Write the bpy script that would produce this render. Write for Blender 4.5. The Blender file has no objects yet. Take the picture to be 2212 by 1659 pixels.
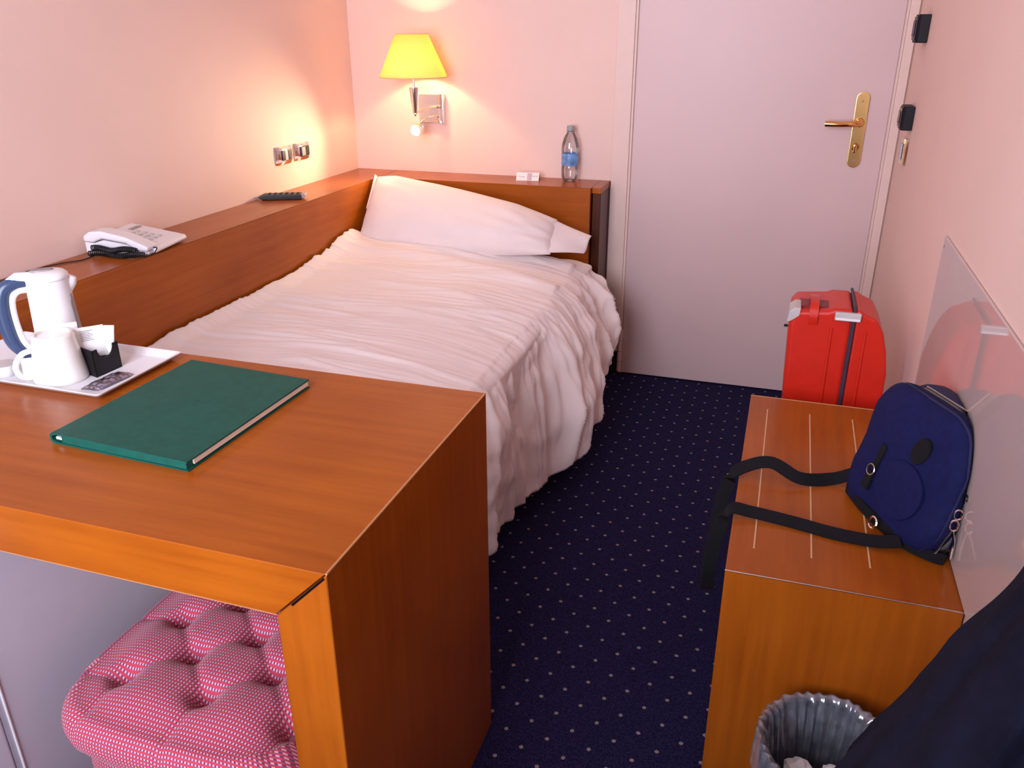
import bpy, bmesh, math, random
from mathutils import Vector, Matrix, noise
random.seed(7)
PI = math.pi
scene = bpy.context.scene
COL = scene.collection

# ------------------------------------------------------------------ camera
cam_d = bpy.data.cameras.new('camera')
cam = bpy.data.objects.new('camera', cam_d)
COL.objects.link(cam)
cam_d.sensor_width = 36.0
cam_d.lens = 1776.24 / 2212.0 * 36.0
cam_d.clip_start = 0.02
RIGHT = Vector((0.95034452, 0.31118387, -0.00314479))
UP = Vector((-0.12015749, 0.37624099, 0.91869739))
FWD = Vector((-0.28706701, 0.87270116, -0.39494963))
CAMPOS = Vector((1.72263, -3.17446, 1.32179))
m = Matrix((RIGHT, UP, -FWD)).transposed().to_4x4()
m.translation = CAMPOS
cam.matrix_world = m
scene.camera = cam

# ------------------------------------------------------------------ world, daylight, exposure
world = bpy.data.worlds.new('world')
scene.world = world
world.use_nodes = True
wb = world.node_tree.nodes['Background']
wb.inputs[0].default_value = (0.55, 0.68, 1.0, 1)
wb.inputs[1].default_value = 1.0

sky_d = bpy.data.lights.new('window_daylight', 'AREA')
sky_d.shape = 'RECTANGLE'
sky_d.size = 1.10
sky_d.size_y = 1.65
sky_d.energy = 52.0
sky_d.color = (0.90, 0.89, 1.0)
sky = bpy.data.objects.new('window_daylight', sky_d)
COL.objects.link(sky)
sky.location = (0.95, -3.80, 1.52)
sky.rotation_euler = (math.radians(90), 0, 0)          # faces +y, through the window

scene.view_settings.view_transform = 'Standard'
scene.view_settings.look = 'None'
scene.view_settings.gamma = 1.0
scene.view_settings.exposure = 0.74
scene.view_settings.use_curve_mapping = False
scene.cycles.use_denoising = True
scene.cycles.max_bounces = 10
scene.cycles.sample_clamp_indirect = 6.0

# measured layout (metres): left wall x=0, back wall y=0, floor z=0
W = 2.069; ZS = 0.790; D = 0.186; HB = 0.192
XD = 1.2764; YN = -2.5016; YF = -1.9614; ZD = 0.75; TH = 0.075
XB = 1.704; BF = -1.2265; BN = -1.980; ZB = 0.4915
REAR = -3.6; CEIL = 2.6

# ------------------------------------------------------------------ helpers
def tag(o, label=None, cat=None, group=None, kind=None):
    if label: o['label'] = label
    if cat: o['category'] = cat
    if group: o['group'] = group
    if kind: o['kind'] = kind
    return o

def wpos(o):
    v = Vector((0, 0, 0))
    while o is not None:
        v += o.location; o = o.parent
    return v

def thing(name, loc, label, cat, group=None):
    o = bpy.data.objects.new(name, None)
    o.empty_display_size = 0.05
    o.location = loc
    COL.objects.link(o)
    return tag(o, label, cat, group)

def link(name, bm, mat, parent=None, smooth=False, angle=35):
    """world-space bmesh -> one object whose origin sits at its own centre"""
    vs = [v.co for v in bm.verts]
    lo = Vector((min(v.x for v in vs), min(v.y for v in vs), min(v.z for v in vs)))
    hi = Vector((max(v.x for v in vs), max(v.y for v in vs), max(v.z for v in vs)))
    c = (lo + hi) / 2
    bmesh.ops.translate(bm, verts=bm.verts, vec=-c)
    bmesh.ops.recalc_face_normals(bm, faces=bm.faces)
    me = bpy.data.meshes.new(name)
    if smooth:
        for f in bm.faces: f.smooth = True
        if angle < 180:
            a = math.radians(angle)
            for e in bm.edges:
                if len(e.link_faces) == 2 and e.calc_face_angle(0) > a: e.smooth = False
    bm.to_mesh(me); bm.free()
    if isinstance(mat, (list, tuple)):
        for mm in mat: me.materials.append(mm)
    else:
        me.materials.append(mat)
    o = bpy.data.objects.new(name, me)
    COL.objects.link(o)
    if parent is not None:
        o.parent = parent
        o.location = c - wpos(parent)
    else:
        o.location = c
    return o

def bevel(bm, w, seg=2, ang=30):
    if w <= 0: return
    es = [e for e in bm.edges if len(e.link_faces) == 2 and e.calc_face_angle(0) > math.radians(ang)]
    bmesh.ops.bevel(bm, geom=es, offset=w, segments=seg, profile=0.6, affect='EDGES', clamp_overlap=True)

def wn(o):
    w = o.modifiers.new('weighted', 'WEIGHTED_NORMAL'); w.keep_sharp = True; w.weight = 80

def add_box(bm, x0, x1, y0, y1, z0, z1):
    r = bmesh.ops.create_cube(bm, size=1.0)
    for v in r['verts']:
        v.co = Vector(((x0 + x1) / 2 + v.co.x * (x1 - x0), (y0 + y1) / 2 + v.co.y * (y1 - y0), (z0 + z1) / 2 + v.co.z * (z1 - z0)))
    return r['verts']

def box(name, x0, x1, y0, y1, z0, z1, mat, parent=None, bev=0.0, seg=2, xf=None):
    bm = bmesh.new()
    add_box(bm, x0, x1, y0, y1, z0, z1)
    bevel(bm, bev, seg)
    if xf is not None: bmesh.ops.transform(bm, matrix=xf, verts=bm.verts)
    o = link(name, bm, mat, parent, smooth=bev > 0, angle=50)
    if bev > 0: wn(o)
    return o

def prism(name, poly, axis, a0, a1, mat, parent=None, bev=0.0, seg=2, xf=None, smooth=None, angle=40):
    """poly in the two other axes (in x,y,z order), extruded along axis"""
    bm = bmesh.new()
    def P(p, a):
        if axis == 'x': return (a, p[0], p[1])
        if axis == 'y': return (p[0], a, p[1])
        return (p[0], p[1], a)
    A = [bm.verts.new(P(p, a0)) for p in poly]
    B = [bm.verts.new(P(p, a1)) for p in poly]
    n = len(poly)
    bm.faces.new(A); bm.faces.new(B[::-1])
    for i in range(n):
        bm.faces.new((A[i], B[i], B[(i + 1) % n], A[(i + 1) % n]))
    bmesh.ops.recalc_face_normals(bm, faces=bm.faces)
    bevel(bm, bev, seg)
    if xf is not None: bmesh.ops.transform(bm, matrix=xf, verts=bm.verts)
    o = link(name, bm, mat, parent, smooth=(bev > 0 if smooth is None else smooth), angle=angle)
    if bev > 0: wn(o)
    return o

def lathe_bm(prof, c=(0, 0, 0), seg=40, wob=None):
    bm = bmesh.new()
    rings = []
    for (r, z) in prof:
        if r < 1e-6:
            rings.append([bm.verts.new((c[0], c[1], c[2] + z))])
        else:
            rg = []
            for i in range(seg):
                a = 2 * PI * i / seg
                rr = r if wob is None else r * wob(a, z)
                rg.append(bm.verts.new((c[0] + rr * math.cos(a), c[1] + rr * math.sin(a), c[2] + z)))
            rings.append(rg)
    for a, b in zip(rings, rings[1:]):
        for i in range(seg):
            j = (i + 1) % seg
            if len(a) == 1 and len(b) == 1: continue
            if len(a) == 1: bm.faces.new((a[0], b[i], b[j]))
            elif len(b) == 1: bm.faces.new((a[i], a[j], b[0]))
            else: bm.faces.new((a[i], a[j], b[j], b[i]))
    return bm

def lathe(name, prof, c, mat, parent=None, seg=40, xf=None, angle=40, wob=None):
    bm = lathe_bm(prof, c, seg, wob)
    if xf is not None: bmesh.ops.transform(bm, matrix=xf, verts=bm.verts)
    return link(name, bm, mat, parent, smooth=True, angle=angle)

def smooth_path(pts, n=8):
    P = [Vector(p) for p in pts]
    out = []
    for i in range(len(P) - 1):
        p0 = P[max(i - 1, 0)]; p1 = P[i]; p2 = P[i + 1]; p3 = P[min(i + 2, len(P) - 1)]
        for k in range(n):
            t = k / n
            out.append(0.5 * ((2 * p1) + (-p0 + p2) * t + (2 * p0 - 5 * p1 + 4 * p2 - p3) * t * t + (-p0 + 3 * p1 - 3 * p2 + p3) * t ** 3))
    out.append(P[-1])
    return out

def add_tube(bm, pts, r, seg=10, caps=True):
    pts = [Vector(p) for p in pts]
    n = len(pts)
    rad = r if isinstance(r, (list, tuple)) else [r] * n
    t0 = (pts[1] - pts[0]).normalized()
    u = t0.orthogonal().normalized()
    rings = []
    for i, p in enumerate(pts):
        t = (pts[min(i + 1, n - 1)] - pts[max(i - 1, 0)]).normalized()
        u = (u - t * u.dot(t))
        u = u.normalized() if u.length > 1e-6 else t.orthogonal().normalized()
        w = t.cross(u)
        rings.append([bm.verts.new(p + rad[i] * (math.cos(2 * PI * k / seg) * u + math.sin(2 * PI * k / seg) * w)) for k in range(seg)])
    for a, b in zip(rings, rings[1:]):
        for k in range(seg):
            bm.faces.new((a[k], a[(k + 1) % seg], b[(k + 1) % seg], b[k]))
    if caps:
        bm.faces.new(rings[0][::-1]); bm.faces.new(rings[-1])

def tube(name, pts, r, mat, parent=None, seg=10):
    bm = bmesh.new()
    add_tube(bm, pts, r, seg)
    return link(name, bm, mat, parent, smooth=True, angle=60)

def ribbon(name, pts, wdirs, width, thick, mat, parent=None):
    bm = bmesh.new()
    pts = [Vector(p) for p in pts]; n = len(pts)
    rows = []
    for i, p in enumerate(pts):
        t = (pts[min(i + 1, n - 1)] - pts[max(i - 1, 0)]).normalized()
        w = Vector(wdirs[i]); w = (w - t * w.dot(t)).normalized()
        nn = t.cross(w)
        rows.append([bm.verts.new(p + w * width / 2 * a + nn * thick / 2 * b) for a, b in ((-1, -1), (1, -1), (1, 1), (-1, 1))])
    for a, b in zip(rows, rows[1:]):
        for k in range(4):
            bm.faces.new((a[k], a[(k + 1) % 4], b[(k + 1) % 4], b[k]))
    bm.faces.new(rows[0][::-1]); bm.faces.new(rows[-1])
    return link(name, bm, mat, parent, smooth=True, angle=45)

def grid_bm(fn, nu, nv, uvfn=None):
    bm = bmesh.new()
    V = [[bm.verts.new(fn(i / nu, j / nv)) for j in range(nv + 1)] for i in range(nu + 1)]
    uvl = bm.loops.layers.uv.new('UVMap') if uvfn else None
    for i in range(nu):
        for j in range(nv):
            f = bm.faces.new((V[i][j], V[i + 1][j], V[i + 1][j + 1], V[i][j + 1]))
            if uvl:
                for lp, (a, b) in zip(f.loops, ((i, j), (i + 1, j), (i + 1, j + 1), (i, j + 1))):
                    lp[uvl].uv = uvfn(a / nu, b / nv)
    return bm

def rot_xf(angle, pivot, axis='Z'):
    p = Vector(pivot)
    return Matrix.Translation(p) @ Matrix.Rotation(angle, 4, axis) @ Matrix.Translation(-p)

def lerp(a, b, t): return a + (b - a) * t
def sstep(a, b, x):
    t = min(max((x - a) / (b - a), 0), 1)
    return t * t * (3 - 2 * t)
def interp(tab, x):
    if x <= tab[0][0]: return tab[0][1]
    for (a, va), (b, vb) in zip(tab, tab[1:]):
        if x <= b: 
            t = (x - a) / (b - a); t = t * t * (3 - 2 * t)
            return va + (vb - va) * t
    return tab[-1][1]

# ------------------------------------------------------------------ materials
def mat_base(name):
    mt = bpy.data.materials.new(name)
    mt.use_nodes = True
    nt = mt.node_tree
    return mt, nt, nt.nodes['Principled BSDF']

def N(nt, t, **kw):
    n = nt.nodes.new(t)
    for k, v in kw.items(): setattr(n, k, v)
    return n

def math_node(nt, op, a, b=None, c=None):
    n = N(nt, 'ShaderNodeMath', operation=op)
    for i, v in enumerate((a, b, c)):
        if v is None: continue
        if isinstance(v, (int, float)): n.inputs[i].default_value = v
        else: nt.links.new(v, n.inputs[i])
    return n.outputs[0]

def ramp(nt, fac, stops):
    r = N(nt, 'ShaderNodeValToRGB')
    el = r.color_ramp.elements
    while len(el) < len(stops): el.new(0.5)
    for e, (p, c) in zip(el, stops):
        e.position = p; e.color = (*c, 1)
    nt.links.new(fac, r.inputs[0])
    return r.outputs[0]

def noise_tex(nt, scale, detail=3, rough=0.5, stretch=None, coord='Object'):
    tc = N(nt, 'ShaderNodeTexCoord')
    src = tc.outputs[coord]
    if stretch:
        mp = N(nt, 'ShaderNodeMapping')
        mp.inputs['Scale'].default_value = stretch
        nt.links.new(src, mp.inputs[0]); src = mp.outputs[0]
    n = N(nt, 'ShaderNodeTexNoise')
    n.inputs['Scale'].default_value = scale
    n.inputs['Detail'].default_value = detail
    n.inputs['Roughness'].default_value = rough
    nt.links.new(src, n.inputs['Vector'])
    return n.outputs['Fac']

def bump(nt, bsdf, fac, strength, dist=0.002):
    b = N(nt, 'ShaderNodeBump')
    b.inputs['Strength'].default_value = strength
    b.inputs['Distance'].default_value = dist
    nt.links.new(fac, b.inputs['Height'])
    nt.links.new(b.outputs[0], bsdf.inputs['Normal'])

def pm(name, col, rough=0.5, metal=0.0, var=0.06, vscale=30, bmp=0.0, bscale=200, spec=None, coat=0.0, sheen=0.0, alpha=None):
    mt, nt, b = mat_base(name)
    f = noise_tex(nt, vscale, 3)
    lo = tuple(max(c * (1 - var), 0) for c in col); hi = tuple(min(c * (1 + var), 1) for c in col)
    nt.links.new(ramp(nt, f, [(0.3, lo), (0.7, hi)]), b.inputs['Base Color'])
    b.inputs['Roughness'].default_value = rough
    b.inputs['Metallic'].default_value = metal
    if spec is not None: b.inputs['Specular IOR Level'].default_value = spec
    if coat: b.inputs['Coat Weight'].default_value = coat; b.inputs['Coat Roughness'].default_value = 0.08
    if sheen: b.inputs['Sheen Weight'].default_value = sheen; b.inputs['Sheen Roughness'].default_value = 0.5
    if bmp: bump(nt, b, noise_tex(nt, bscale, 2), bmp)
    return mt

def wood(name, axis, c_lo, c_hi, rough=0.28):
    st = {'x': (3, 55, 55), 'y': (55, 3, 55), 'z': (55, 55, 3)}[axis]
    mt, nt, b = mat_base(name)
    g = noise_tex(nt, 1.0, 5, 0.6, st)
    bl = noise_tex(nt, 5.0, 2, 0.5)
    f = math_node(nt, 'ADD', math_node(nt, 'MULTIPLY', g, 0.6), math_node(nt, 'MULTIPLY', bl, 0.4))
    nt.links.new(ramp(nt, f, [(0.32, c_lo), (0.68, c_hi)]), b.inputs['Base Color'])
    b.inputs['Roughness'].default_value = rough
    b.inputs['Coat Weight'].default_value = 0.05
    b.inputs['Coat Roughness'].default_value = 0.15
    b.inputs['Specular IOR Level'].default_value = 0.22
    return mt

C1, C2 = (0.28, 0.060, 0.004), (0.41, 0.102, 0.007)
WX = wood('cherry_wood_grain_x', 'x', C1, C2)
WY = wood('cherry_wood_grain_y', 'y', C1, C2)
WZ = wood('cherry_wood_grain_z', 'z', C1, C2)
WDARK = wood('dark_wood', 'z', (0.055, 0.012, 0.004), (0.09, 0.02, 0.006), 0.35)
WALL = pm('painted_wall', (0.85, 0.625, 0.55), 0.62, var=0.02, vscale=4, bmp=0.08, bscale=260)
CEILM = pm('ceiling_paint', (0.80, 0.74, 0.70), 0.8, var=0.02)
CASING = pm('casing_paint', (0.80, 0.60, 0.52), 0.45, var=0.015)
DOORM = pm('door_paint', (0.70, 0.515, 0.50), 0.42, var=0.02, vscale=3)
BLACKBASE = pm('dark_skirting', (0.012, 0.010, 0.014), 0.7)
EDGE = pm('light_edging', (0.52, 0.24, 0.10), 0.5, spec=0.3)
INLAY = pm('pale_inlay', (0.62, 0.36, 0.20), 0.45)
STEEL = pm('steel_edge', (0.72, 0.66, 0.62), 0.25, 1.0)
CHROME = pm('chrome', (0.82, 0.78, 0.76), 0.09, 1.0, var=0.02)
BRASS = pm('brass', (0.80, 0.56, 0.22), 0.2, 1.0, var=0.04, vscale=15)
BRASSPOL = pm('polished_brass', (0.85, 0.50, 0.18), 0.12, 1.0)
DARKPL = pm('dark_plastic', (0.010, 0.008, 0.012), 0.55, spec=0.2)
PURPLEPL = pm('smoked_plastic', (0.045, 0.022, 0.040), 0.4, spec=0.3)
BLACKPL = pm('black_plastic', (0.007, 0.006, 0.008), 0.4, spec=0.3)
WHITEPL = pm('white_plastic', (0.86, 0.85, 0.86), 0.32, var=0.01)
GREYPL = pm('grey_plastic', (0.30, 0.27, 0.28), 0.4)
LGREY = pm('light_grey_plastic', (0.56, 0.53, 0.52), 0.35)
BLUEGREY = pm('blue_grey_plastic', (0.045, 0.075, 0.155), 0.22, var=0.04)
CERAMIC = pm('white_ceramic', (0.88, 0.86, 0.80), 0.2, var=0.01, coat=0.4)
TRAYM = pm('tray_white', (0.84, 0.85, 0.88), 0.35, var=0.01)
PAPER = pm('white_paper', (0.88, 0.87, 0.86), 0.6, var=0.02)
CREAMP = pm('cream_paper', (0.80, 0.70, 0.58), 0.6, var=0.02)
INK = pm('ink', (0.10, 0.09, 0.10), 0.6)
TEAL = pm('green_leatherette', (0.006, 0.085, 0.062), 0.55, spec=0.2, var=0.12, vscale=60, bmp=0.15, bscale=700)
TEALDK = pm('green_emboss', (0.004, 0.04, 0.032), 0.5)
SHEET = pm('white_cotton', (0.87, 0.775, 0.75), 0.85, var=0.015, vscale=8, bmp=0.05, bscale=900, sheen=0.15)
PILLOWM = pm('pillow_cotton', (0.87, 0.765, 0.745), 0.85, var=0.015, vscale=8, bmp=0.05, bscale=900, sheen=0.15)
MATTR = pm('mattress_cover', (0.72, 0.47, 0.34), 0.85)
DIVAN = pm('bed_base_fabric', (0.03, 0.02, 0.03), 0.9)
FRIDGE = pm('white_enamel', (0.84, 0.88, 0.99), 0.35, var=0.01)
GASKET = pm('gasket', (0.62, 0.65, 0.74), 0.6)
RED = pm('red_shell', (0.62, 0.018, 0.006), 0.36, var=0.05, bmp=0.05, bscale=500)
REDSHADE = pm('shaded_red_shell', (0.22, 0.008, 0.012), 0.45)
SEAMM = pm('seam_rubber', (0.045, 0.028, 0.055), 0.5)
NAVYBAG = pm('blue_nylon', (0.007, 0.009, 0.062), 0.75, var=0.15, vscale=80, bmp=0.25, bscale=900, spec=0.15)
NAVYBAG2 = pm('dark_blue_nylon', (0.009, 0.010, 0.06), 0.65, bmp=0.2, bscale=900)
STRAPM = pm('black_webbing', (0.007, 0.007, 0.009), 0.85, spec=0.2, bmp=0.3, bscale=1200)
ZIPTAPE = pm('zip_tape', (0.16, 0.16, 0.15), 0.5)
ZIPM = pm('zip_metal', (0.45, 0.44, 0.45), 0.3, 1.0)
COATM = pm('navy_coat_cloth', (0.007, 0.0075, 0.021), 0.95, var=0.3, vscale=25, bmp=0.3, bscale=600, spec=0.15)
PHONEM = pm('phone_plastic', (0.80, 0.78, 0.80), 0.35, var=0.01)
CORDM = pm('cord_black', (0.010, 0.012, 0.014), 0.4)
CAPM = pm('cap_plastic', (0.33, 0.34, 0.35), 0.4)
LABELM = pm('blue_label', (0.14, 0.30, 0.60), 0.35, var=0.35, vscale=45)
CARD2 = pm('card_lilac', (0.60, 0.48, 0.55), 0.6)

def make_shade():
    mt = bpy.data.materials.new('shade_fabric'); mt.use_nodes = True
    nt = mt.node_tree; nt.nodes.clear()
    out = N(nt, 'ShaderNodeOutputMaterial')
    tr = N(nt, 'ShaderNodeBsdfTranslucent'); tr.inputs[0].default_value = (1.0, 0.80, 0.24, 1)
    df = N(nt, 'ShaderNodeBsdfDiffuse'); df.inputs[0].default_value = (0.85, 0.70, 0.42, 1)
    f = noise_tex(nt, 300, 2)
    mx = N(nt, 'ShaderNodeMixShader')
    nt.links.new(math_node(nt, 'ADD', math_node(nt, 'MULTIPLY', f, 0.1), 0.44), mx.inputs[0])
    nt.links.new(df.outputs[0], mx.inputs[1]); nt.links.new(tr.outputs[0], mx.inputs[2])
    nt.links.new(mx.outputs[0], out.inputs[0])
    return mt
SHADE = make_shade()

def emis(name, col, s):
    mt, nt, b = mat_base(name)
    b.inputs['Base Color'].default_value = (*col, 1)
    b.inputs['Emission Color'].default_value = (*col, 1)
    b.inputs['Emission Strength'].default_value = s
    return mt
BULB = emis('bulb_glow', (1.0, 0.80, 0.48), 14.0)
LED = emis('reading_bulb_glow', (1.0, 0.93, 0.80), 30.0)

def clear(name, tint, fac, rough=0.03):
    """thin clear film / pane: mostly transparent with a real gloss"""
    mt = bpy.data.materials.new(name); mt.use_nodes = True
    nt = mt.node_tree; nt.nodes.clear()
    out = N(nt, 'ShaderNodeOutputMaterial')
    tr = N(nt, 'ShaderNodeBsdfTransparent'); tr.inputs[0].default_value = (*tint, 1)
    pr = N(nt, 'ShaderNodeBsdfGlossy'); pr.inputs['Roughness'].default_value = rough
    fr = N(nt, 'ShaderNodeFresnel'); fr.inputs[0].default_value = 1.5
    mx = N(nt, 'ShaderNodeMixShader')
    nt.links.new(math_node(nt, 'ADD', math_node(nt, 'MULTIPLY', fr.outputs[0], 0.85), fac), mx.inputs[0])
    nt.links.new(tr.outputs[0], mx.inputs[1]); nt.links.new(pr.outputs[0], mx.inputs[2])
    nt.links.new(mx.outputs[0], out.inputs[0])
    return mt
PANE = clear('window_glass', (0.97, 0.98, 1.0), 0.0)
PET = clear('bottle_plastic', (0.93, 0.95, 0.97), 0.05)
FILM = clear('clear_wrapper', (0.93, 0.91, 0.98), 0.06, 0.10)
LINER = clear('bin_liner_film', (0.52, 0.56, 0.66), 0.10, 0.16)

def make_liner():
    mt = bpy.data.materials.new('bin_liner_plastic'); mt.use_nodes = True
    nt = mt.node_tree; nt.nodes.clear()
    out = N(nt, 'ShaderNodeOutputMaterial')
    tr = N(nt, 'ShaderNodeBsdfTransparent'); tr.inputs[0].default_value = (0.72, 0.76, 0.84, 1)
    df = N(nt, 'ShaderNodeBsdfDiffuse'); df.inputs[0].default_value = (0.62, 0.66, 0.78, 1)
    gl_ = N(nt, 'ShaderNodeBsdfGlossy'); gl_.inputs['Roughness'].default_value = 0.18
    f = noise_tex(nt, 60, 2)
    m1 = N(nt, 'ShaderNodeMixShader'); nt.links.new(math_node(nt, 'MULTIPLY', f, 0.42), m1.inputs[0])
    nt.links.new(tr.outputs[0], m1.inputs[1]); nt.links.new(df.outputs[0], m1.inputs[2])
    m2 = N(nt, 'ShaderNodeMixShader'); m2.inputs[0].default_value = 0.16
    nt.links.new(m1.outputs[0], m2.inputs[1]); nt.links.new(gl_.outputs[0], m2.inputs[2])
    nt.links.new(m2.outputs[0], out.inputs[0])
    return mt
LINER = make_liner()

def make_panel():
    mt, nt, b = mat_base('glossy_wall_guard')
    f = noise_tex(nt, 5, 2)
    nt.links.new(ramp(nt, f, [(0.3, (0.60, 0.47, 0.44)), (0.7, (0.63, 0.50, 0.47))]), b.inputs['Base Color'])
    b.inputs['Roughness'].default_value = 0.035
    b.inputs['IOR'].default_value = 1.75
    return mt
GUARD = make_panel()

def make_carpet():
    mt, nt, b = mat_base('carpet_dotted')
    g = N(nt, 'ShaderNodeNewGeometry')
    s = N(nt, 'ShaderNodeSeparateXYZ'); nt.links.new(g.outputs['Position'], s.inputs[0])
    px, py = 0.0868, 0.0720
    def lattice(ox, oy):
        u = math_node(nt, 'ADD', math_node(nt, 'MULTIPLY', s.outputs[0], 1 / px), -ox / px + 0.5 + 100)
        v = math_node(nt, 'ADD', math_node(nt, 'MULTIPLY', s.outputs[1], 1 / py), -oy / py + 0.5 + 100)
        du = math_node(nt, 'MULTIPLY', math_node(nt, 'SUBTRACT', math_node(nt, 'FRACT', u), 0.5), px)
        dv = math_node(nt, 'MULTIPLY', math_node(nt, 'SUBTRACT', math_node(nt, 'FRACT', v), 0.5), py)
        return math_node(nt, 'SQRT', math_node(nt, 'ADD', math_node(nt, 'MULTIPLY', du, du), math_node(nt, 'MULTIPLY', dv, dv)))
    d = math_node(nt, 'MINIMUM', lattice(1.484, -1.606), lattice(1.4406, -1.642))
    fine = noise_tex(nt, 420, 3)
    d = math_node(nt, 'ADD', d, math_node(nt, 'MULTIPLY', math_node(nt, 'SUBTRACT', fine, 0.5), 0.003))
    mask = math_node(nt, 'LESS_THAN', d, 0.0043)
    pile = ramp(nt, noise_tex(nt, 260, 4, 0.7), [(0.35, (0.004, 0.0035, 0.010)), (0.65, (0.030, 0.024, 0.100))])
    mx = N(nt, 'ShaderNodeMix', data_type='RGBA')
    nt.links.new(mask, mx.inputs[0]); nt.links.new(pile, mx.inputs[6])
    mx.inputs[7].default_value = (0.30, 0.25, 0.24, 1)
    nt.links.new(mx.outputs[2], b.inputs['Base Color'])
    b.inputs['Roughness'].default_value = 0.95
    b.inputs['Specular IOR Level'].default_value = 0.1
    bump(nt, b, noise_tex(nt, 700, 3), 0.7, 0.003)
    return mt
CARPET = make_carpet()

def make_tweed():
    mt, nt, b = mat_base('pink_tweed')
    uv = N(nt, 'ShaderNodeUVMap'); uv.uv_map = 'UVMap'
    s = N(nt, 'ShaderNodeSeparateXYZ'); nt.links.new(uv.outputs[0], s.inputs[0])
    row = math_node(nt, 'MULTIPLY', s.outputs[1], 1 / 0.0060)
    w = math_node(nt, 'FRACT', math_node(nt, 'ADD', row, 100))
    isB = math_node(nt, 'GREATER_THAN', w, 0.56)
    u = math_node(nt, 'FRACT', math_node(nt, 'ADD', math_node(nt, 'MULTIPLY', s.outputs[0], 1 / 0.0050), 100))
    dash = math_node(nt, 'GREATER_THAN', u, 0.5)
    up = math_node(nt, 'GREATER_THAN', w, 0.72)
    # every second thread alternates pale and dark dashes
    c1 = N(nt, 'ShaderNodeMix', data_type='RGBA')
    nt.links.new(dash, c1.inputs[0]); c1.inputs[6].default_value = (0.13, 0.035, 0.11, 1); c1.inputs[7].default_value = (0.68, 0.38, 0.46, 1)
    c2 = N(nt, 'ShaderNodeMix', data_type='RGBA')
    nt.links.new(isB, c2.inputs[0])
    c2.inputs[6].default_value = (0.50, 0.040, 0.080, 1)
    nt.links.new(c1.outputs[2], c2.inputs[7])
    nt.links.new(c2.outputs[2], b.inputs['Base Color'])
    b.inputs['Roughness'].default_value = 0.85
    b.inputs['Sheen Weight'].default_value = 0.2
    return mt
TWEED = make_tweed()
TWEEDBTN = pm('pink_button_fabric', (0.46, 0.18, 0.27), 0.85)

# ------------------------------------------------------------------ the room
def struct(o): return tag(o, kind='structure')
struct(box('floor', -0.1, W + 0.1, REAR - 0.1, 0.12, -0.06, 0.0, CARPET))
struct(box('ceiling', -0.1, W + 0.1, REAR - 0.1, 0.12, CEIL, CEIL + 0.06, CEILM))
struct(box('wall_left', -0.1, 0.0, REAR - 0.1, 0.12, 0.0, CEIL, WALL))
struct(box('wall_right', W, W + 0.1, REAR - 0.1, 0.12, 0.0, CEIL, WALL))
DL, DR, DT = 1.160, 2.026, 2.06
bm = bmesh.new()
add_box(bm, 0.0, DL, 0.0, 0.12, 0.0, CEIL)
add_box(bm, DR, W, 0.0, 0.12, 0.0, CEIL)
add_box(bm, DL, DR, 0.0, 0.12, DT, CEIL)
add_box(bm, DL, DR, 0.075, 0.12, 0.0, DT)
struct(link('wall_back', bm, WALL))
WX0, WX1, WZ0, WZ1 = 0.36, 1.52, 0.60, 2.36
bm = bmesh.new()
add_box(bm, 0.0, WX0, REAR - 0.12, REAR, 0.0, CEIL)
add_box(bm, WX1, W, REAR - 0.12, REAR, 0.0, CEIL)
add_box(bm, WX0, WX1, REAR - 0.12, REAR, 0.0, WZ0)
add_box(bm, WX0, WX1, REAR - 0.12, REAR, WZ1, CEIL)
struct(link('wall_rear', bm, WALL))
win = bpy.data.objects.new('window_1', None); COL.objects.link(win)
win.location = ((WX0 + WX1) / 2, REAR - 0.06, WZ0); struct(win)
mid = (WX0 + WX1) / 2
box('window_frame', WX0, WX1, REAR - 0.09, REAR - 0.03, WZ0, WZ0 + 0.05, WHITEPL, win, 0.004)
box('window_frame', WX0, WX1, REAR - 0.09, REAR - 0.03, WZ1 - 0.05, WZ1, WHITEPL, win, 0.004)
for a in (WX0, mid - 0.03, WX1 - 0.05):
    box('window_frame', a, a + 0.05, REAR - 0.09, REAR - 0.03, WZ0 + 0.05, WZ1 - 0.05, WHITEPL, win, 0.004)
for a, c in ((WX0 + 0.05, mid - 0.03), (mid + 0.02, WX1 - 0.05)):
    box('window_pane', a, c, REAR - 0.063, REAR - 0.057, WZ0 + 0.05, WZ1 - 0.05, PANE, win)
box('window_sill', WX0 - 0.03, WX1 + 0.02, REAR + 0.0005, REAR + 0.09, WZ0 - 0.03, WZ0, WHITEPL, win, 0.004)

# door casing, skirting
t1 = struct(box('trim_1', 1.084, DL - 0.012, -0.016, 0.0, 0.10, CEIL - 0.3, CASING, bev=0.003))
box('door_stop', DL - 0.012, DL - 0.003, -0.009, 0.0, 0.10, DT, CASING, t1, 0.002)
t2 = struct(box('trim_2', DR + 0.010, W - 0.004, -0.014, 0.0, 0.0, CEIL - 0.3, CASING, bev=0.003))
box('door_stop', DR + 0.003, DR + 0.010, -0.006, 0.0, 0.0, DT, CASING, t2, 0.002)
struct(box('trim_3', DL - 0.012, DR + 0.010, -0.016, 0.0, DT + 0.004, DT + 0.09, CASING, bev=0.003))
struct(box('baseboard_back', 1.084, DL - 0.004, -0.014, 0.0, 0.0, 0.098, BLACKBASE, bev=0.002))
struct(box('baseboard_right', W - 0.012, W, BF + 0.002, -0.016, 0.0, 0.07, BLACKBASE, bev=0.002))

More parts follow.
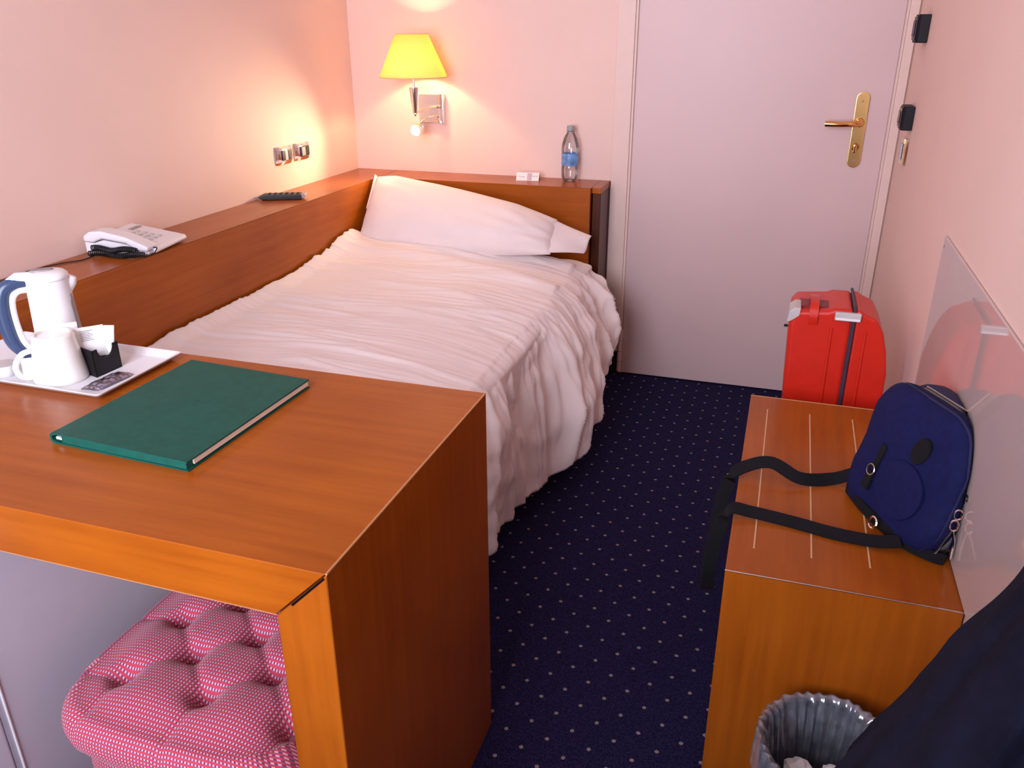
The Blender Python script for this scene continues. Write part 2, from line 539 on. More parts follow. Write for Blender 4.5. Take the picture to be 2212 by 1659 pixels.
# the door
door = struct(box('door_1', DL, DR, -0.006, 0.036, 0.006, DT, DOORM, bev=0.002))
def capsule_poly(cx, cz, w, h, n=10):
    r = w / 2; pts = []
    for k in range(n + 1):
        a = PI * k / n; pts.append((cx + r * math.cos(a), cz + h / 2 - r + r * math.sin(a)))
    for k in range(n + 1):
        a = PI + PI * k / n; pts.append((cx + r * math.cos(a), cz - h / 2 + r + r * math.sin(a)))
    return pts
HX = 1.938
plate = prism('handle_plate', capsule_poly(HX, 1.003, 0.044, 0.250), 'y', -0.014, -0.0062, BRASS, door, 0.0025, 2)
plate['label'] = 'long rounded brass backplate'
for zz in (1.098, 0.902):
    lathe('screw', [(0, 0.0015), (0.0035, 0.001), (0.004, -0.001)], (0, 0, 0), GREYPL, plate, 12, Matrix.Translation((HX, -0.0145, zz)) @ Matrix.Rotation(PI / 2, 4, 'X'))
bm = bmesh.new()
hp = smooth_path([(HX, -0.012, 1.029), (HX, -0.034, 1.029), (HX - 0.006, -0.050, 1.0285), (HX - 0.028, -0.057, 1.027), (HX - 0.07, -0.057, 1.025), (HX - 0.112, -0.054, 1.025)], 6)
add_tube(bm, hp, [0.0105] * 8 + [0.0100] * (len(hp) - 8), 14)
bevel(bm, 0.003, 2, 60)
link('lever_handle', bm, BRASSPOL, door, True, 50)
lathe('handle_rosette', [(0, 0.010), (0.012, 0.010), (0.015, 0.006), (0.015, 0)], (0, 0, 0), BRASSPOL, door, 24, Matrix.Translation((HX, -0.014, 1.029)) @ Matrix.Rotation(PI / 2, 4, 'X'))
kb = lathe('lock_rosette', [(0, 0.004), (0.010, 0.004), (0.013, 0)], (0, 0, 0), BRASSPOL, door, 24, Matrix.Translation((HX - 0.002, -0.014, 0.948)) @ Matrix.Rotation(PI / 2, 4, 'X'))
prism('thumb_turn', capsule_poly(HX - 0.003, 0.942, 0.010, 0.028, 6), 'y', -0.030, -0.018, BRASSPOL, door, 0.002, 2)
for (a, c, mt) in ((0.015, 0.058, CASING), (0.061, 0.102, CASING), (0.105, 0.150, CASING), (0.152, 0.196, CASING)):
    lathe('hinge_knuckle', [(0, 0), (0.0095, 0), (0.0095, c - a), (0, c - a)], (DL - 0.008, -0.017, a), mt, door, 16)
lathe('hinge_pin', [(0, 0), (0.006, 0), (0.006, 0.19), (0, 0.19)], (DL - 0.008, -0.017, 0.008), pm('hinge_red', (0.35, 0.10, 0.09), 0.5), door, 12)

# switches on the right-hand wall by the door
def dark_switch(z0, z1, y0, y1, label):
    t = thing('wall_switch', (W, (y0 + y1) / 2, z0), label, 'switch')
    prism('housing', [(W - 0.0005, y0), (W - 0.028, y0 + 0.004), (W - 0.033, y0 + 0.012), (W - 0.033, y1 - 0.02), (W - 0.024, y1), (W - 0.0005, y1)], 'z', z0, z1, DARKPL, t, 0.003, 2)
    box('front_plate', W - 0.0365, W - 0.0335, y0 + 0.014, y1 - 0.022, z0 + 0.008, z1 - 0.006, PURPLEPL, t, 0.001)
    box('rocker', W - 0.0395, W - 0.0368, y0 + 0.024, y1 - 0.032, z0 + 0.018, z1 - 0.016, PURPLEPL, t, 0.001)
    return t
dark_switch(1.284, 1.362, -0.30, -0.20, 'upper dark switch box high on the right-hand wall by the door')
dark_switch(1.036, 1.106, -0.315, -0.215, 'lower dark switch box level with the door handle on right-hand wall')
t = thing('switch_plate', (W, -0.26, 0.93), 'small curved chrome plate below the dark switch boxes', 'switch')
pl = [(W - 0.0004, -0.305), (W - 0.008, -0.300), (W - 0.013, -0.27), (W - 0.013, -0.24), (W - 0.008, -0.205), (W - 0.0004, -0.200)]
prism('plate', pl, 'z', 0.930, 1.008, CHROME, t, 0.003, 2)
box('rocker', W - 0.0165, W - 0.0132, -0.275, -0.235, 0.945, 0.993, LGREY, t, 0.001)

# ------------------------------------------------------------------ ledge round the bed
led = thing('side_ledge', (D / 2, -1.0, 0.0), 'long cherry wood ledge running along the left wall beside the bed', 'ledge')
gl = 0.0006
prism('top', [(0.001, ZS - 0.022), (D - 0.022 - gl, ZS - 0.022), (D - gl, ZS), (0.001, ZS)], 'y', YF + 0.004, -0.001, WY, led, 0.0008, 1)
prism('front_panel', [(D - 0.022, ZS - 0.022 - gl), (D, ZS - gl), (D, 0.0), (D - 0.022, 0.0)], 'y', YF + 0.004, -HB - 0.001, WY, led, 0.0008, 1)
led2 = thing('headboard', (0.6, -HB / 2, 0.0), 'cherry wood headboard with a deep top shelf behind the pillow', 'headboard')
prism('top', [(-HB + gl, ZS), (-0.001, ZS), (-0.001, ZS - 0.022), (-HB + 0.022 + gl, ZS - 0.022)], 'x', D + 0.0006, 1.046, WX, led2, 0.0008, 1)
box('top_end', 1.0465, 1.0815, -HB + 0.022, -0.001, ZS - 0.022, ZS, WX, led2, 0.0012, 1)
prism('front_panel', [(-HB, ZS - gl), (-HB + 0.022, ZS - 0.022 - gl), (-HB + 0.022, 0.0), (-HB, 0.0)], 'x', D + 0.0006, 1.046, WX, led2, 0.0008, 1)
e_ = box('end_panel', 1.049, 1.0805, -HB + 0.024, -0.002, 0.0, ZS - 0.0225, WDARK, led2, 0.002, 1)
e_['label'] = 'dark end post'

# ------------------------------------------------------------------ bed, sheet, pillow
BX0, BX1, BY0, BY1, BZ = 0.190, 1.078, -1.940, -0.200, 0.535
bed = thing('bed', ((BX0 + BX1) / 2, -1.07, 0), 'single bed with peach mattress pushed against the headboard', 'bed')
box('base', BX0 + 0.02, BX1 - 0.03, BY0 + 0.02, BY1 - 0.02, 0.08, 0.30, DIVAN, bed, 0.01)
for (lx, ly) in ((0.25, -0.30), (1.0, -0.30), (0.25, -1.85), (1.0, -1.85)):
    lathe('leg', [(0, 0), (0.022, 0), (0.026, 0.085), (0, 0.085)], (lx, ly, 0), BLACKPL, bed, 16)
bm = bmesh.new(); add_box(bm, BX0, BX1 - 0.020, BY0, BY1, 0.302, BZ - 0.040); bevel(bm, 0.055, 4)
link('mattress', bm, MATTR, bed, True, 60)

HEM = [(-1.93, 1.085, .11), (-1.45, 1.098, .100), (-1.30, 1.116, .092), (-1.10, 1.158, .085), (-0.95, 1.198, .088), (-0.75, 1.208, .135), (-0.5, 1.212, .235), (-0.36, 1.186, .315), (-0.27, 1.165, .40)]
hx = [(a, b) for a, b, c in HEM]; hz = [(a, c) for a, b, c in HEM]
def ridge(x):                         # soft sharp-crested folds
    f = x - math.floor(x); f = abs(2 * f - 1)
    return f * f * (3 - 2 * f)
def nz(a, b, c=0.0): return noise.noise(Vector((a, b, c)))
def crest(a, b, c):                   # irregular rounded ridges with narrow valleys
    n = abs(nz(a, b, c)); return 1 - min(1.0, 2.6 * n) ** 0.8
S_TOP = 0.866; S_ALL = 1.40           # arc length across the top, and down to the hem
def sheet(s, v):
    y = lerp(-1.936, -0.262, v)
    xe = 1.040 + 0.010 * math.sin(y * 7)
    topz = BZ + 0.022 + 0.020 * sstep(-1.2, -0.4, y)
    Xh = interp(hx, y); Zh = interp(hz, y)
    sT = 0.62
    # folds are laid out in cloth coordinates, so they run on over the edge of the mattress
    if s < sT: w = s / sT * S_TOP
    else: w = S_TOP + (s - sT) / (1 - sT) * (S_ALL - S_TOP)
    wy = y + 0.055 * nz(w * 1.6, y * 1.2, 5.0) + 0.02 * nz(w * 4, y * 4, 8.0) + 0.10 * sstep(0.75, 1.4, w) * (w - 0.75)
    big = nz(w * 1.5, y * 2.2, 3.1)
    c1 = crest(w * 1.25, wy * 7.5, 1.7)
    c2 = crest(w * 2.1 + 7, wy * 15.0, 6.3)
    c3 = crest(w * 4.0, wy * 34.0, 9.1)
    patch = 0.35 + 0.65 * sstep(-0.25, 0.45, nz(w * 2.4, y * 2.6, 12.0) + 0.15)
    if s < sT:
        u = s / sT
        x = lerp(BX0 + 0.006, xe, u)
        edge = max(0.0, (u - 0.62) / 0.38)
        z = topz - 0.042 * edge * edge + 0.014 * big
        z += (1 - 0.35 * edge) * patch * (0.0105 * (c1 - 0.5) + 0.0085 * (c2 - 0.5) + 0.0042 * (c3 - 0.5))
        z += 0.030 * math.exp(-((y + 0.475 + 0.035 * math.sin(u * 5) - 0.05 * u) / 0.050) ** 2) * (1 - 0.35 * u)
        z += 0.017 * math.exp(-((y + 0.61 - 0.045 * math.sin(u * 4 + 1)) / 0.033) ** 2) * (0.5 + 0.5 * nz(u * 3, 1.0, 2.0) + 0.3)
        z += 0.018 * (1 - sstep(0.0, 0.07, u)) + 0.020 * sstep(-0.75, -0.50, y) * (1 - sstep(0.0, 0.2, u))
        z -= 0.030 * sstep(-0.42, -0.27, y) * (1 - sstep(.8, 1, u))
        return Vector((x, y, max(z, BZ - 0.030)))
    u = (s - sT) / (1 - sT)
    z0 = topz - 0.042 + 0.014 * big + 0.65 * patch * (0.0105 * (c1 - 0.5) + 0.0085 * (c2 - 0.5) + 0.0042 * (c3 - 0.5)) * (1 - sstep(0, 0.7, u))
    z0 = max(z0, BZ - 0.030)
    p0 = Vector((xe, 0, z0)); p3 = Vector((Xh, 0, Zh))
    p1 = p0 + Vector((0.055, 0, -0.016)); p2 = Vector((lerp(xe, Xh, 0.95) + 0.012, 0, lerp(z0, Zh, 0.50)))
    q = p0 * (1 - u) ** 3 + p1 * 3 * u * (1 - u) ** 2 + p2 * 3 * u * u * (1 - u) + p3 * u ** 3
    a = sstep(0.05, 0.55, u)
    f1 = crest(wy * 4.6, w * 0.55, 21.0); f2 = crest(wy * 9.5, w * 1.3, 33.0); f3 = crest(wy * 19, w * 4.0, 41.0)
    dx = a * (0.050 * (f1 - 0.5) + 0.026 * (f2 - 0.45)) + 0.8 * patch * (0.0105 * (c1 - 0.5) + 0.0085 * (c2 - 0.5) + 0.0042 * (c3 - 0.5)) * sstep(0.0, 0.12, u) * (1 - sstep(0.3, 0.8, u)) + 0.011 * (f3 - 0.5) * sstep(0.03, 0.3, u) + 0.016 * nz(wy * 6, w * 8, 2.0) * a + 0.007 * nz(wy * 14, w * 20, 4.0) * a
    dz = 0.028 * (f1 - 0.5) * u * u + 0.014 * (f2 - 0.5) * u * u
    return Vector((max(q.x + dx, lerp(xe, BX1 - 0.004, sstep(0.0, 0.22, u))), y, max(q.z + dz, 0.03)))
bm = grid_bm(sheet, 230, 380)
sh = link('bed_sheet', bm, SHEET, None, True, 180)
md = sh.modifiers.new('thickness', 'SOLIDIFY'); md.thickness = 0.004; md.offset = 1
tag(sh, 'crumpled white cotton bed cover hanging over the side of the bed', 'bed cover')

# pillow leaning on the headboard, slumped towards the right
def pillow_mid(u, v):
    top = [(0.0, Vector((0.205, -0.235, 0.800))), (0.12, Vector((0.300, -0.245, 0.806))), (0.45, Vector((0.570, -0.262, 0.768))), (0.75, Vector((0.806, -0.280, 0.727))), (1.0, Vector((0.952, -0.300, 0.690)))]
    bot = [(0.0, Vector((0.212, -0.440, 0.590))), (0.12, Vector((0.300, -0.462, 0.577))), (0.45, Vector((0.570, -0.480, 0.574))), (0.75, Vector((0.806, -0.466, 0.590))), (1.0, Vector((0.965, -0.438, 0.598)))]
    def tab(tb):
        for (a, va), (b, vb) in zip(tb, tb[1:]):
            if u <= b: return va.lerp(vb, (u - a) / (b - a))
        return tb[-1][1]
    return tab(bot).lerp(tab(top), v)
def pillow_pt(u, v, side):
    p = pillow_mid(u, v)
    nrm = Vector((-0.05, -0.72, 0.69)).normalized()
    w = max(0.0, 1 - abs(2 * u - 1) ** 3.2) ** 0.55 * max(0.0, 1 - abs(2 * v - 1) ** 2.6) ** 0.60
    n1 = noise.noise(Vector((u * 3, v * 3, 7.7))); n2 = noise.noise(Vector((u * 8 + v * 4, v * 7, 2.2)))
    th = 0.078 * w
    wr = 0.004 * n2 * min(1, w * 2)
    # pulled creases running in from the right seam and lower edge
    cr = 0.0055 * (ridge(v * 3.2 + 0.8 * n1) - 0.5) * sstep(0.72, 0.98, u) + 0.004 * (ridge(u * 4.5 + v * 2 + n1) - 0.5) * (1 - sstep(0.05, 0.35, v))
    if side > 0: return p + nrm * (th + 0.008 * n1 * w + wr + cr + 0.001)
    q = p - nrm * (th * 0.62 + 0.001)
    q.y = min(q.y, -HB - 0.004)
    return q
pil = thing('pillow', (0.59, -0.35, 0.57), 'plump white pillow leaning against the wooden headboard', 'pillow')
bm = bmesh.new()
NU, NV = 70, 44
F = [[bm.verts.new(pillow_pt(i / NU, j / NV, 1)) for j in range(NV + 1)] for i in range(NU + 1)]
B = [[bm.verts.new(pillow_pt(i / NU, j / NV, -1)) for j in range(NV + 1)] for i in range(NU + 1)]
for i in range(NU):
    for j in range(NV):
        bm.faces.new((F[i][j], F[i + 1][j], F[i + 1][j + 1], F[i][j + 1]))
        bm.faces.new((B[i][j], B[i][j + 1], B[i + 1][j + 1], B[i + 1][j]))
for i in range(NU):
    bm.faces.new((F[i][0], B[i][0], B[i + 1][0], F[i + 1][0])); bm.faces.new((F[i][NV], F[i + 1][NV], B[i + 1][NV], B[i][NV]))
for j in range(NV):
    bm.faces.new((F[0][j], F[0][j + 1], B[0][j + 1], B[0][j])); bm.faces.new((F[NU][j], B[NU][j], B[NU][j + 1], F[NU][j + 1]))
link('pillowcase', bm, PILLOWM, pil, True, 180)
# open end of the pillowcase: a flat flap past the right seam
def flap(u, v):
    a = pillow_mid(1.0, v) + Vector((-0.02, -0.004, 0.002))
    b = Vector((1.078, -0.302, 0.632)).lerp(Vector((1.066, -0.335, 0.588)), 1 - v)
    b = Vector((1.066, -0.345, 0.582)).lerp(Vector((1.079, -0.292, 0.636)), v)
    p = a.lerp(b, u)
    p += Vector((-0.0, -0.72, 0.69)) * (0.014 * math.sin(u * PI) * math.sin(v * PI * 1.2 + 0.2) + 0.006 * math.sin(v * 7 + u * 3) * u + 0.006)
    return p
bm = grid_bm(flap, 20, 20)
fl = link('pillowcase_flap', bm, PILLOWM, pil, True, 180)
md = fl.modifiers.new('thickness', 'SOLIDIFY'); md.thickness = 0.003
# flared corner tab at the top left
def tab_(u, v):
    a = pillow_pt(0.0, 1 - 0.5 * u, 1); 
    b = a + Vector((-0.007 + 0.003 * u, -0.004, 0.008 * (1 - u) ** 2))
    return a.lerp(b, v) + Vector((0, -0.002, 0.0))
bm = grid_bm(tab_, 12, 4)
tb = link('corner_hem', bm, PILLOWM, pil, True, 180)
md = tb.modifiers.new('thickness', 'SOLIDIFY'); md.thickness = 0.004

# ------------------------------------------------------------------ desk
desk = thing('desk', (XD / 2, (YN + YF) / 2, 0), 'thick cherry wood desk with a mitred slab leg at its right end', 'desk')
g = 0.0009
prism('desk_top', [(0.0015, ZD - TH), (XD - TH - g, ZD - TH), (XD - g, ZD), (0.0015, ZD)], 'y', YN, YF, WX, desk, 0.0012, 1)
prism('side_panel', [(XD - TH, ZD - TH - g), (XD, ZD - g), (XD, 0.0), (XD - TH, 0.0)], 'y', YN, YF, WZ, desk, 0.0012, 1)
s_ = prism('open_joint', [(XD - 0.052, ZD - 0.0535), (XD - 0.004, ZD - 0.0052), (XD - 0.0025, ZD - 0.0070), (XD - 0.0500, ZD - 0.0555)], 'y', YN - 0.0012, YN + 0.02, pm('joint_dark', (0.006, 0.003, 0.005), 0.9, spec=0.05), desk)
s_['label'] = 'dark open slit in the mitre joint'
box('edge_strip', XD - 0.0022, XD + 0.0008, YN + 0.001, YF - 0.001, ZD - 0.0022, ZD + 0.0006, EDGE, desk, 0.0006, 1)
box('edge_strip', 0.002, XD - TH, YN - 0.0008, YN + 0.002, ZD - TH - 0.0003, ZD - TH + 0.0008, EDGE, desk, 0.0005, 1)  # pale sliver paints a highlight along the lower front edge
box('support_panel', 0.0015, 0.03, YN + 0.02, YF, 0.0, ZD - TH - 0.001, WZ, desk, 0.001, 1)

# ------------------------------------------------------------------ small white fridge under the desk
FX = 0.700
fr = thing('mini_fridge', (0.45, -2.27, 0), 'white enamelled mini fridge standing under the desk beside the pink stool', 'fridge')
box('body', 0.21, FX, -2.514, -2.03, 0.015, 0.655, FRIDGE, fr, 0.004, 2)
box('gasket', 0.214, FX - 0.0008, -2.524, -2.5145, 0.03, 0.648, GASKET, fr)
box('door', 0.21, FX, -2.566, -2.5245, 0.022, 0.655, FRIDGE, fr, 0.005, 3)
box('edge_highlight', FX - 0.0015, FX + 0.002, -2.5155, -2.512, 0.02, 0.652, WHITEPL, fr, 0.0008, 1)  # white sliver added to paint the bright highlight on the body's front edge
for (lx, ly) in ((0.25, -2.48), (0.66, -2.48), (0.25, -2.07), (0.66, -2.07)):
    lathe('foot', [(0, 0), (0.015, 0), (0.015, 0.016), (0, 0.016)], (lx, ly, 0), BLACKPL, fr, 14)

# ------------------------------------------------------------------ tufted stool
SX, SY, SH, SD = 0.985, -2.330, 0.420, 0.430     # centre and size
tufts = []
for i, x in enumerate((0.863, 1.007, 1.150)):
    for y in (-2.175, -2.307, -2.440): tufts.append((x, y))
for x in (0.934, 1.078):
    for y in (-2.241, -2.371): tufts.append((x, y))
def sup(a, hw, hd, n):                       # rounded-square outline
    c, s = math.cos(a), math.sin(a)
    r = (abs(c / hw) ** n + abs(s / hd) ** n) ** (-1 / n)
    return r * c, r * s
def stool_top(x, y):
    z = 0.447
    for (tx, ty) in tufts:
        d = math.hypot(x - tx, y - ty)
        z -= 0.024 * math.exp(-(d / 0.019) ** 2) + 0.010 * math.exp(-(d / 0.045) ** 2)
    # pleats between neighbouring buttons (diagonals) and out to the edge
    def seg(ax, ay, bx, by):
        dx, dy = bx - ax, by - ay; L = dx * dx + dy * dy
        t = min(max(((x - ax) * dx + (y - ay) * dy) / L, 0), 1)
        return math.hypot(x - ax - t * dx, y - ay - t * dy)
    p = 0
    for (ax, ay) in tufts:
        for (bx, by) in tufts:
            if bx > ax and 0.05 < abs(bx - ax) < 0.09 and 0.04 < abs(by - ay) < 0.09:
                p = max(p, math.exp(-(seg(ax, ay, bx, by) / 0.0085) ** 2))
        if ay < -2.43: p = max(p, math.exp(-(seg(ax, ay, ax - 0.004, -2.53) / 0.006) ** 2))
        if ay > -2.18: p = max(p, math.exp(-(seg(ax, ay, ax, -2.10) / 0.006) ** 2))
        if ax < 0.87: p = max(p, math.exp(-(seg(ax, ay, 0.79, ay - 0.012) / 0.006) ** 2))
        if ax > 1.14: p = max(p, math.exp(-(seg(ax, ay, 1.21, ay) / 0.006) ** 2))
    return z - 0.0042 * p
NR, NA = 90, 220
st = thing('tufted_stool', (SX, SY, 0), 'square pink tweed stool with deep button tufting under the desk', 'stool')
bm = bmesh.new(); uvl = bm.loops.layers.uv.new('UVMap')
hw, hd = SH / 2, SD / 2
prof = [(k / 66, 0.0, None) for k in range(67)]
rings = []
cv = bm.verts.new((SX, SY, stool_top(SX, SY)))
def stool_point(k, a):
    ex, ey = sup(a, 1, 1, 4.2)
    if k <= 66:
        f = k / 66 * 0.90
        x = SX + ex * hw * f; y = SY + ey * hd * f
        z = stool_top(x, y)
        fall = sstep(0.55, 1.0, k / 66)
        z -= 0.020 * fall ** 2
        return (x, y, z)
    q = (k - 66) / (NR - 66)
    f0 = 0.90
    x0 = SX + ex * hw * f0; y0 = SY + ey * hd * f0
    z0 = stool_top(x0, y0) - 0.020
    # roll over the rim, then tuck in underneath
    th = q * PI * 0.98
    R = 0.045
    dz = -0.035 + 0.035 * math.cos(th)
    dr = math.sin(th) * 0.10
    f = f0 + dr
    pl = 0
    ang = (x0, y0)
    return (SX + ex * hw * f, SY + ey * hd * f, z0 + dz)
for k in range(1, NR + 1):
    rings.append([bm.verts.new(stool_point(k, 2 * PI * i / NA)) for i in range(NA)])
arc = {}
for i in range(NA):
    L = 0; prev = cv.co
    for k in range(NR):
        c = rings[k][i].co; L += (c - prev).length; prev = c
        arc[(k, i)] = L
def uvof(k, i):
    a = 2 * PI * i / NA
    if k < 0: return (0, 0)
    ex, ey = sup(a, 1, 1, 4.2)
    c = rings[k][i].co
    if k < 66: return (c.x - SX, c.y - SY)
    e = arc[(k, i)] - arc[(65, i)]
    b = rings[65][i].co
    if abs(ey) > abs(ex): return (b.x - SX, b.y - SY + math.copysign(e, ey))
    return (b.x - SX, b.y - SY - e)
def addf(idx):
    vs = [cv if k < 0 else rings[k][i % NA] for (k, i) in idx]
    f = bm.faces.new(vs)
    for lp, (k, i) in zip(f.loops, idx): lp[uvl].uv = uvof(k, i % NA)
for i in range(NA): addf([(-1, 0), (0, i), (0, i + 1)])
for k in range(NR - 1):
    for i in range(NA): addf([(k, i), (k + 1, i), (k + 1, i + 1), (k, i + 1)])
link('cushion', bm, TWEED, st, True, 180)
# padded base below the cushion
bm = bmesh.new(); uvl = bm.loops.layers.uv.new('UVMap')
bz = [(0.365, 0.85), (0.30, 0.865), (0.18, 0.87), (0.075, 0.865), (0.06, 0.84)]
br = []
for (z, f) in bz:
    br.append([bm.verts.new((SX + sup(2 * PI * i / 96, 1, 1, 6)[0] * hw * f, SY + sup(2 * PI * i / 96, 1, 1, 6)[1] * hd * f, z)) for i in range(96)])
for a in range(len(bz) - 1):
    for i in range(96):
        f = bm.faces.new((br[a][i], br[a][(i + 1) % 96], br[a + 1][(i + 1) % 96], br[a + 1][i]))
        for lp, (kk, ii) in zip(f.loops, ((a, i), (a, i + 1), (a + 1, i + 1), (a + 1, i))):
            lp[uvl].uv = (ii / 96 * 1.35, bz[kk][0])
bm.faces.new(br[0][::-1]); bm.faces.new(br[-1])
link('base', bm, TWEED, st, True, 60)
for (sx, sy) in ((-1, -1), (1, -1), (-1, 1), (1, 1)):
    lathe('foot', [(0, 0), (0.014, 0), (0.020, 0.066), (0, 0.066)], (SX + sx * 0.13, SY + sy * 0.13, 0), WDARK, st, 14)
for (tx, ty) in tufts:
    lathe('button', [(0, 0.006), (0.006, 0.005), (0.0095, 0.001), (0.010, -0.003), (0, -0.004)], (tx, ty, stool_top(tx, ty) - 0.004 - 0.020 * sstep(0.55, 1.0, max(abs(tx - SX) / hw, abs(ty - SY) / hd) / 0.9) ** 2), TWEEDBTN, st, 16)

# ------------------------------------------------------------------ tray and what stands on it
TZ = ZD
tray = None
bm = bmesh.new()
tx0, tx1, ty0, ty1 = 0.285, 0.671, -2.196, -1.983
lv = [(0.018, TZ + 0.0005), (0.012, TZ + 0.0015), (0.0, TZ + 0.0115), (0.0, TZ + 0.0130), (0.004, TZ + 0.0128), (0.016, TZ + 0.0042), (0.022, TZ + 0.0035)]
def rrect(x0, x1, y0, y1, r, n=5):
    pts = []
    for (cx, cy, a0) in ((x1 - r, y1 - r, 0), (x0 + r, y1 - r, PI / 2), (x0 + r, y0 + r, PI), (x1 - r, y0 + r, 1.5 * PI)):
        for k in range(n + 1): pts.append((cx + r * math.cos(a0 + PI / 2 * k / n), cy + r * math.sin(a0 + PI / 2 * k / n)))
    return pts
rr = []
for (ins, z) in lv:
    rr.append([bm.verts.new((x, y, z)) for (x, y) in rrect(tx0 + ins, tx1 - ins, ty0 + ins, ty1 - ins, 0.007)])
for a, b in zip(rr, rr[1:]):
    n = len(a)
    for i in range(n): bm.faces.new((a[i], a[(i + 1) % n], b[(i + 1) % n], b[i]))
bm.faces.new(rr[0][::-1]); bm.faces.new(rr[-1])
tray = link('serving_tray', bm, TRAYM, None, True, 40)
tag(tray, 'white rectangular tray with raised rim on the desk holding tea things', 'tray')
TT = TZ + 0.0036                                            # upper face of the tray

# kettle
KX, KY = 0.440, -2.038
ket = thing('kettle', (KX, KY, TT), 'white cordless kettle with blue-grey handle standing on the tray', 'kettle')
lathe('base', [(0, 0), (0.0385, 0), (0.0400, 0.004), (0.0395, 0.012), (0, 0.012)], (KX, KY, TT), GREYPL, ket, 40)
lathe('body', [(0, 0.012), (0.0400, 0.0125), (0.0410, 0.022), (0.0395, 0.060), (0.0378, 0.105), (0.0365, 0.140), (0.0362, 0.1485), (0, 0.1485)], (KX, KY, TT), WHITEPL, ket, 56)
lid = lathe('lid', [(0.0370, 0.149), (0.0378, 0.151), (0.0372, 0.156), (0.032, 0.1610), (0.016, 0.1640), (0, 0.1645)], (KX, KY, TT), WHITEPL, ket, 56)
hd_ = Vector((-0.655, -0.757, 0)).normalized(); sd_ = Vector((0.757, -0.655, 0)).normalized()   # towards the handle / towards the room
bm = lathe_bm([(0, 0.0014), (0.016, 0.0010), (0.0185, -0.002), (0, -0.0022)], (0, 0, 0), 32)
mk = Matrix.Translation((KX - 0.004, KY - 0.003, TT + 0.1655)) @ Matrix.Rotation(math.atan2(hd_.y, hd_.x), 4, 'Z') @ Matrix.Diagonal((1.15, 0.62, 1, 1))
bmesh.ops.transform(bm, matrix=mk, verts=bm.verts)
link('lid_window', bm, GREYPL, lid, True)
def kp(d, z, s=0): return Vector((KX, KY, TT + z)) + hd_ * d + sd_ * s
bm = bmesh.new()
hpts = smooth_path([kp(0.030, 0.146), kp(0.052, 0.147), kp(0.073, 0.136), kp(0.081, 0.108), kp(0.081, 0.070), kp(0.076, 0.036), kp(0.062, 0.014), kp(0.050, 0.009)], 6)
add_tube(bm, hpts, [0.008 + 0.0065 * math.sin(PI * min(1, (i + 3) / (len(hpts) + 4))) for i in range(len(hpts))], 14)
hn = link('handle', bm, BLUEGREY, ket, True, 60)
bm = bmesh.new()
add_tube(bm, smooth_path([kp(0.034, 0.134), kp(0.052, 0.132), kp(0.0635, 0.118), kp(0.0668, 0.090), kp(0.065, 0.055), kp(0.057, 0.024), kp(0.041, 0.016)], 6), 0.0075, 12)
link('handle_liner', bm, WHITEPL, ket, True, 60)
bm = bmesh.new()
add_tube(bm, [kp(0.018, 0.153), kp(0.048, 0.156), kp(0.064, 0.151)], [0.011, 0.010, 0.005], 12)
link('lid_catch', bm, WHITEPL, ket, True, 60)
# water gauge on the side turned to the right
wd = (Vector((0.72, 0.30, 0))).normalized(); wt = Vector((-wd.y, wd.x, 0))
def gauge(u, v):
    z = lerp(0.040, 0.118, v); w_ = (u - 0.5) * 0.018 * (1 if 0.1 < v < 0.9 else 0.6)
    r = interp([(0.022, 0.0410), (0.06, 0.0395), (0.105, 0.0378), (0.14, 0.0365)], z) + 0.0008
    a = math.atan2(wd.y, wd.x) + w_ / r
    return Vector((KX + r * math.cos(a), KY + r * math.sin(a), TT + z))
bm = grid_bm(gauge, 6, 12); gz = link('water_gauge', bm, GREYPL, ket, True, 180)
md = gz.modifiers.new('thickness', 'SOLIDIFY'); md.thickness = 0.002
sp = wd
bm = bmesh.new()
sa = -hd_
add_tube(bm, [Vector((KX, KY, TT + 0.128)) + sa * 0.028, Vector((KX, KY, TT + 0.139)) + sa * 0.038, Vector((KX, KY, TT + 0.147)) + sa * 0.043], [0.014, 0.012, 0.008], 14)
link('spout', bm, WHITEPL, ket, True, 60)

# upturned mug
MX, MY = 0.536, -2.138
mug = thing('mug', (MX, MY, TT), 'white china mug turned upside down at the front of the tray', 'mug')
lathe('cup', [(0.0410, 0.004), (0.0435, 0.0), (0.0450, 0.002), (0.0448, 0.006), (0.0398, 0.042), (0.0345, 0.080), (0.0330, 0.0845), (0.0305, 0.0855), (0.0275, 0.0855), (0.0265, 0.0825), (0, 0.0820)], (MX, MY, TT), CERAMIC, mug, 56, angle=50)
def mp_(d, z): return Vector((MX, MY, TT + z)) + hd_ * d
bm = bmesh.new()
add_tube(bm, smooth_path([mp_(0.037, 0.060), mp_(0.052, 0.056), mp_(0.0635, 0.042), mp_(0.066, 0.028), mp_(0.059, 0.015), mp_(0.041, 0.011)], 6), 0.0050, 12)
link('handle', bm, CERAMIC, mug, True, 60)

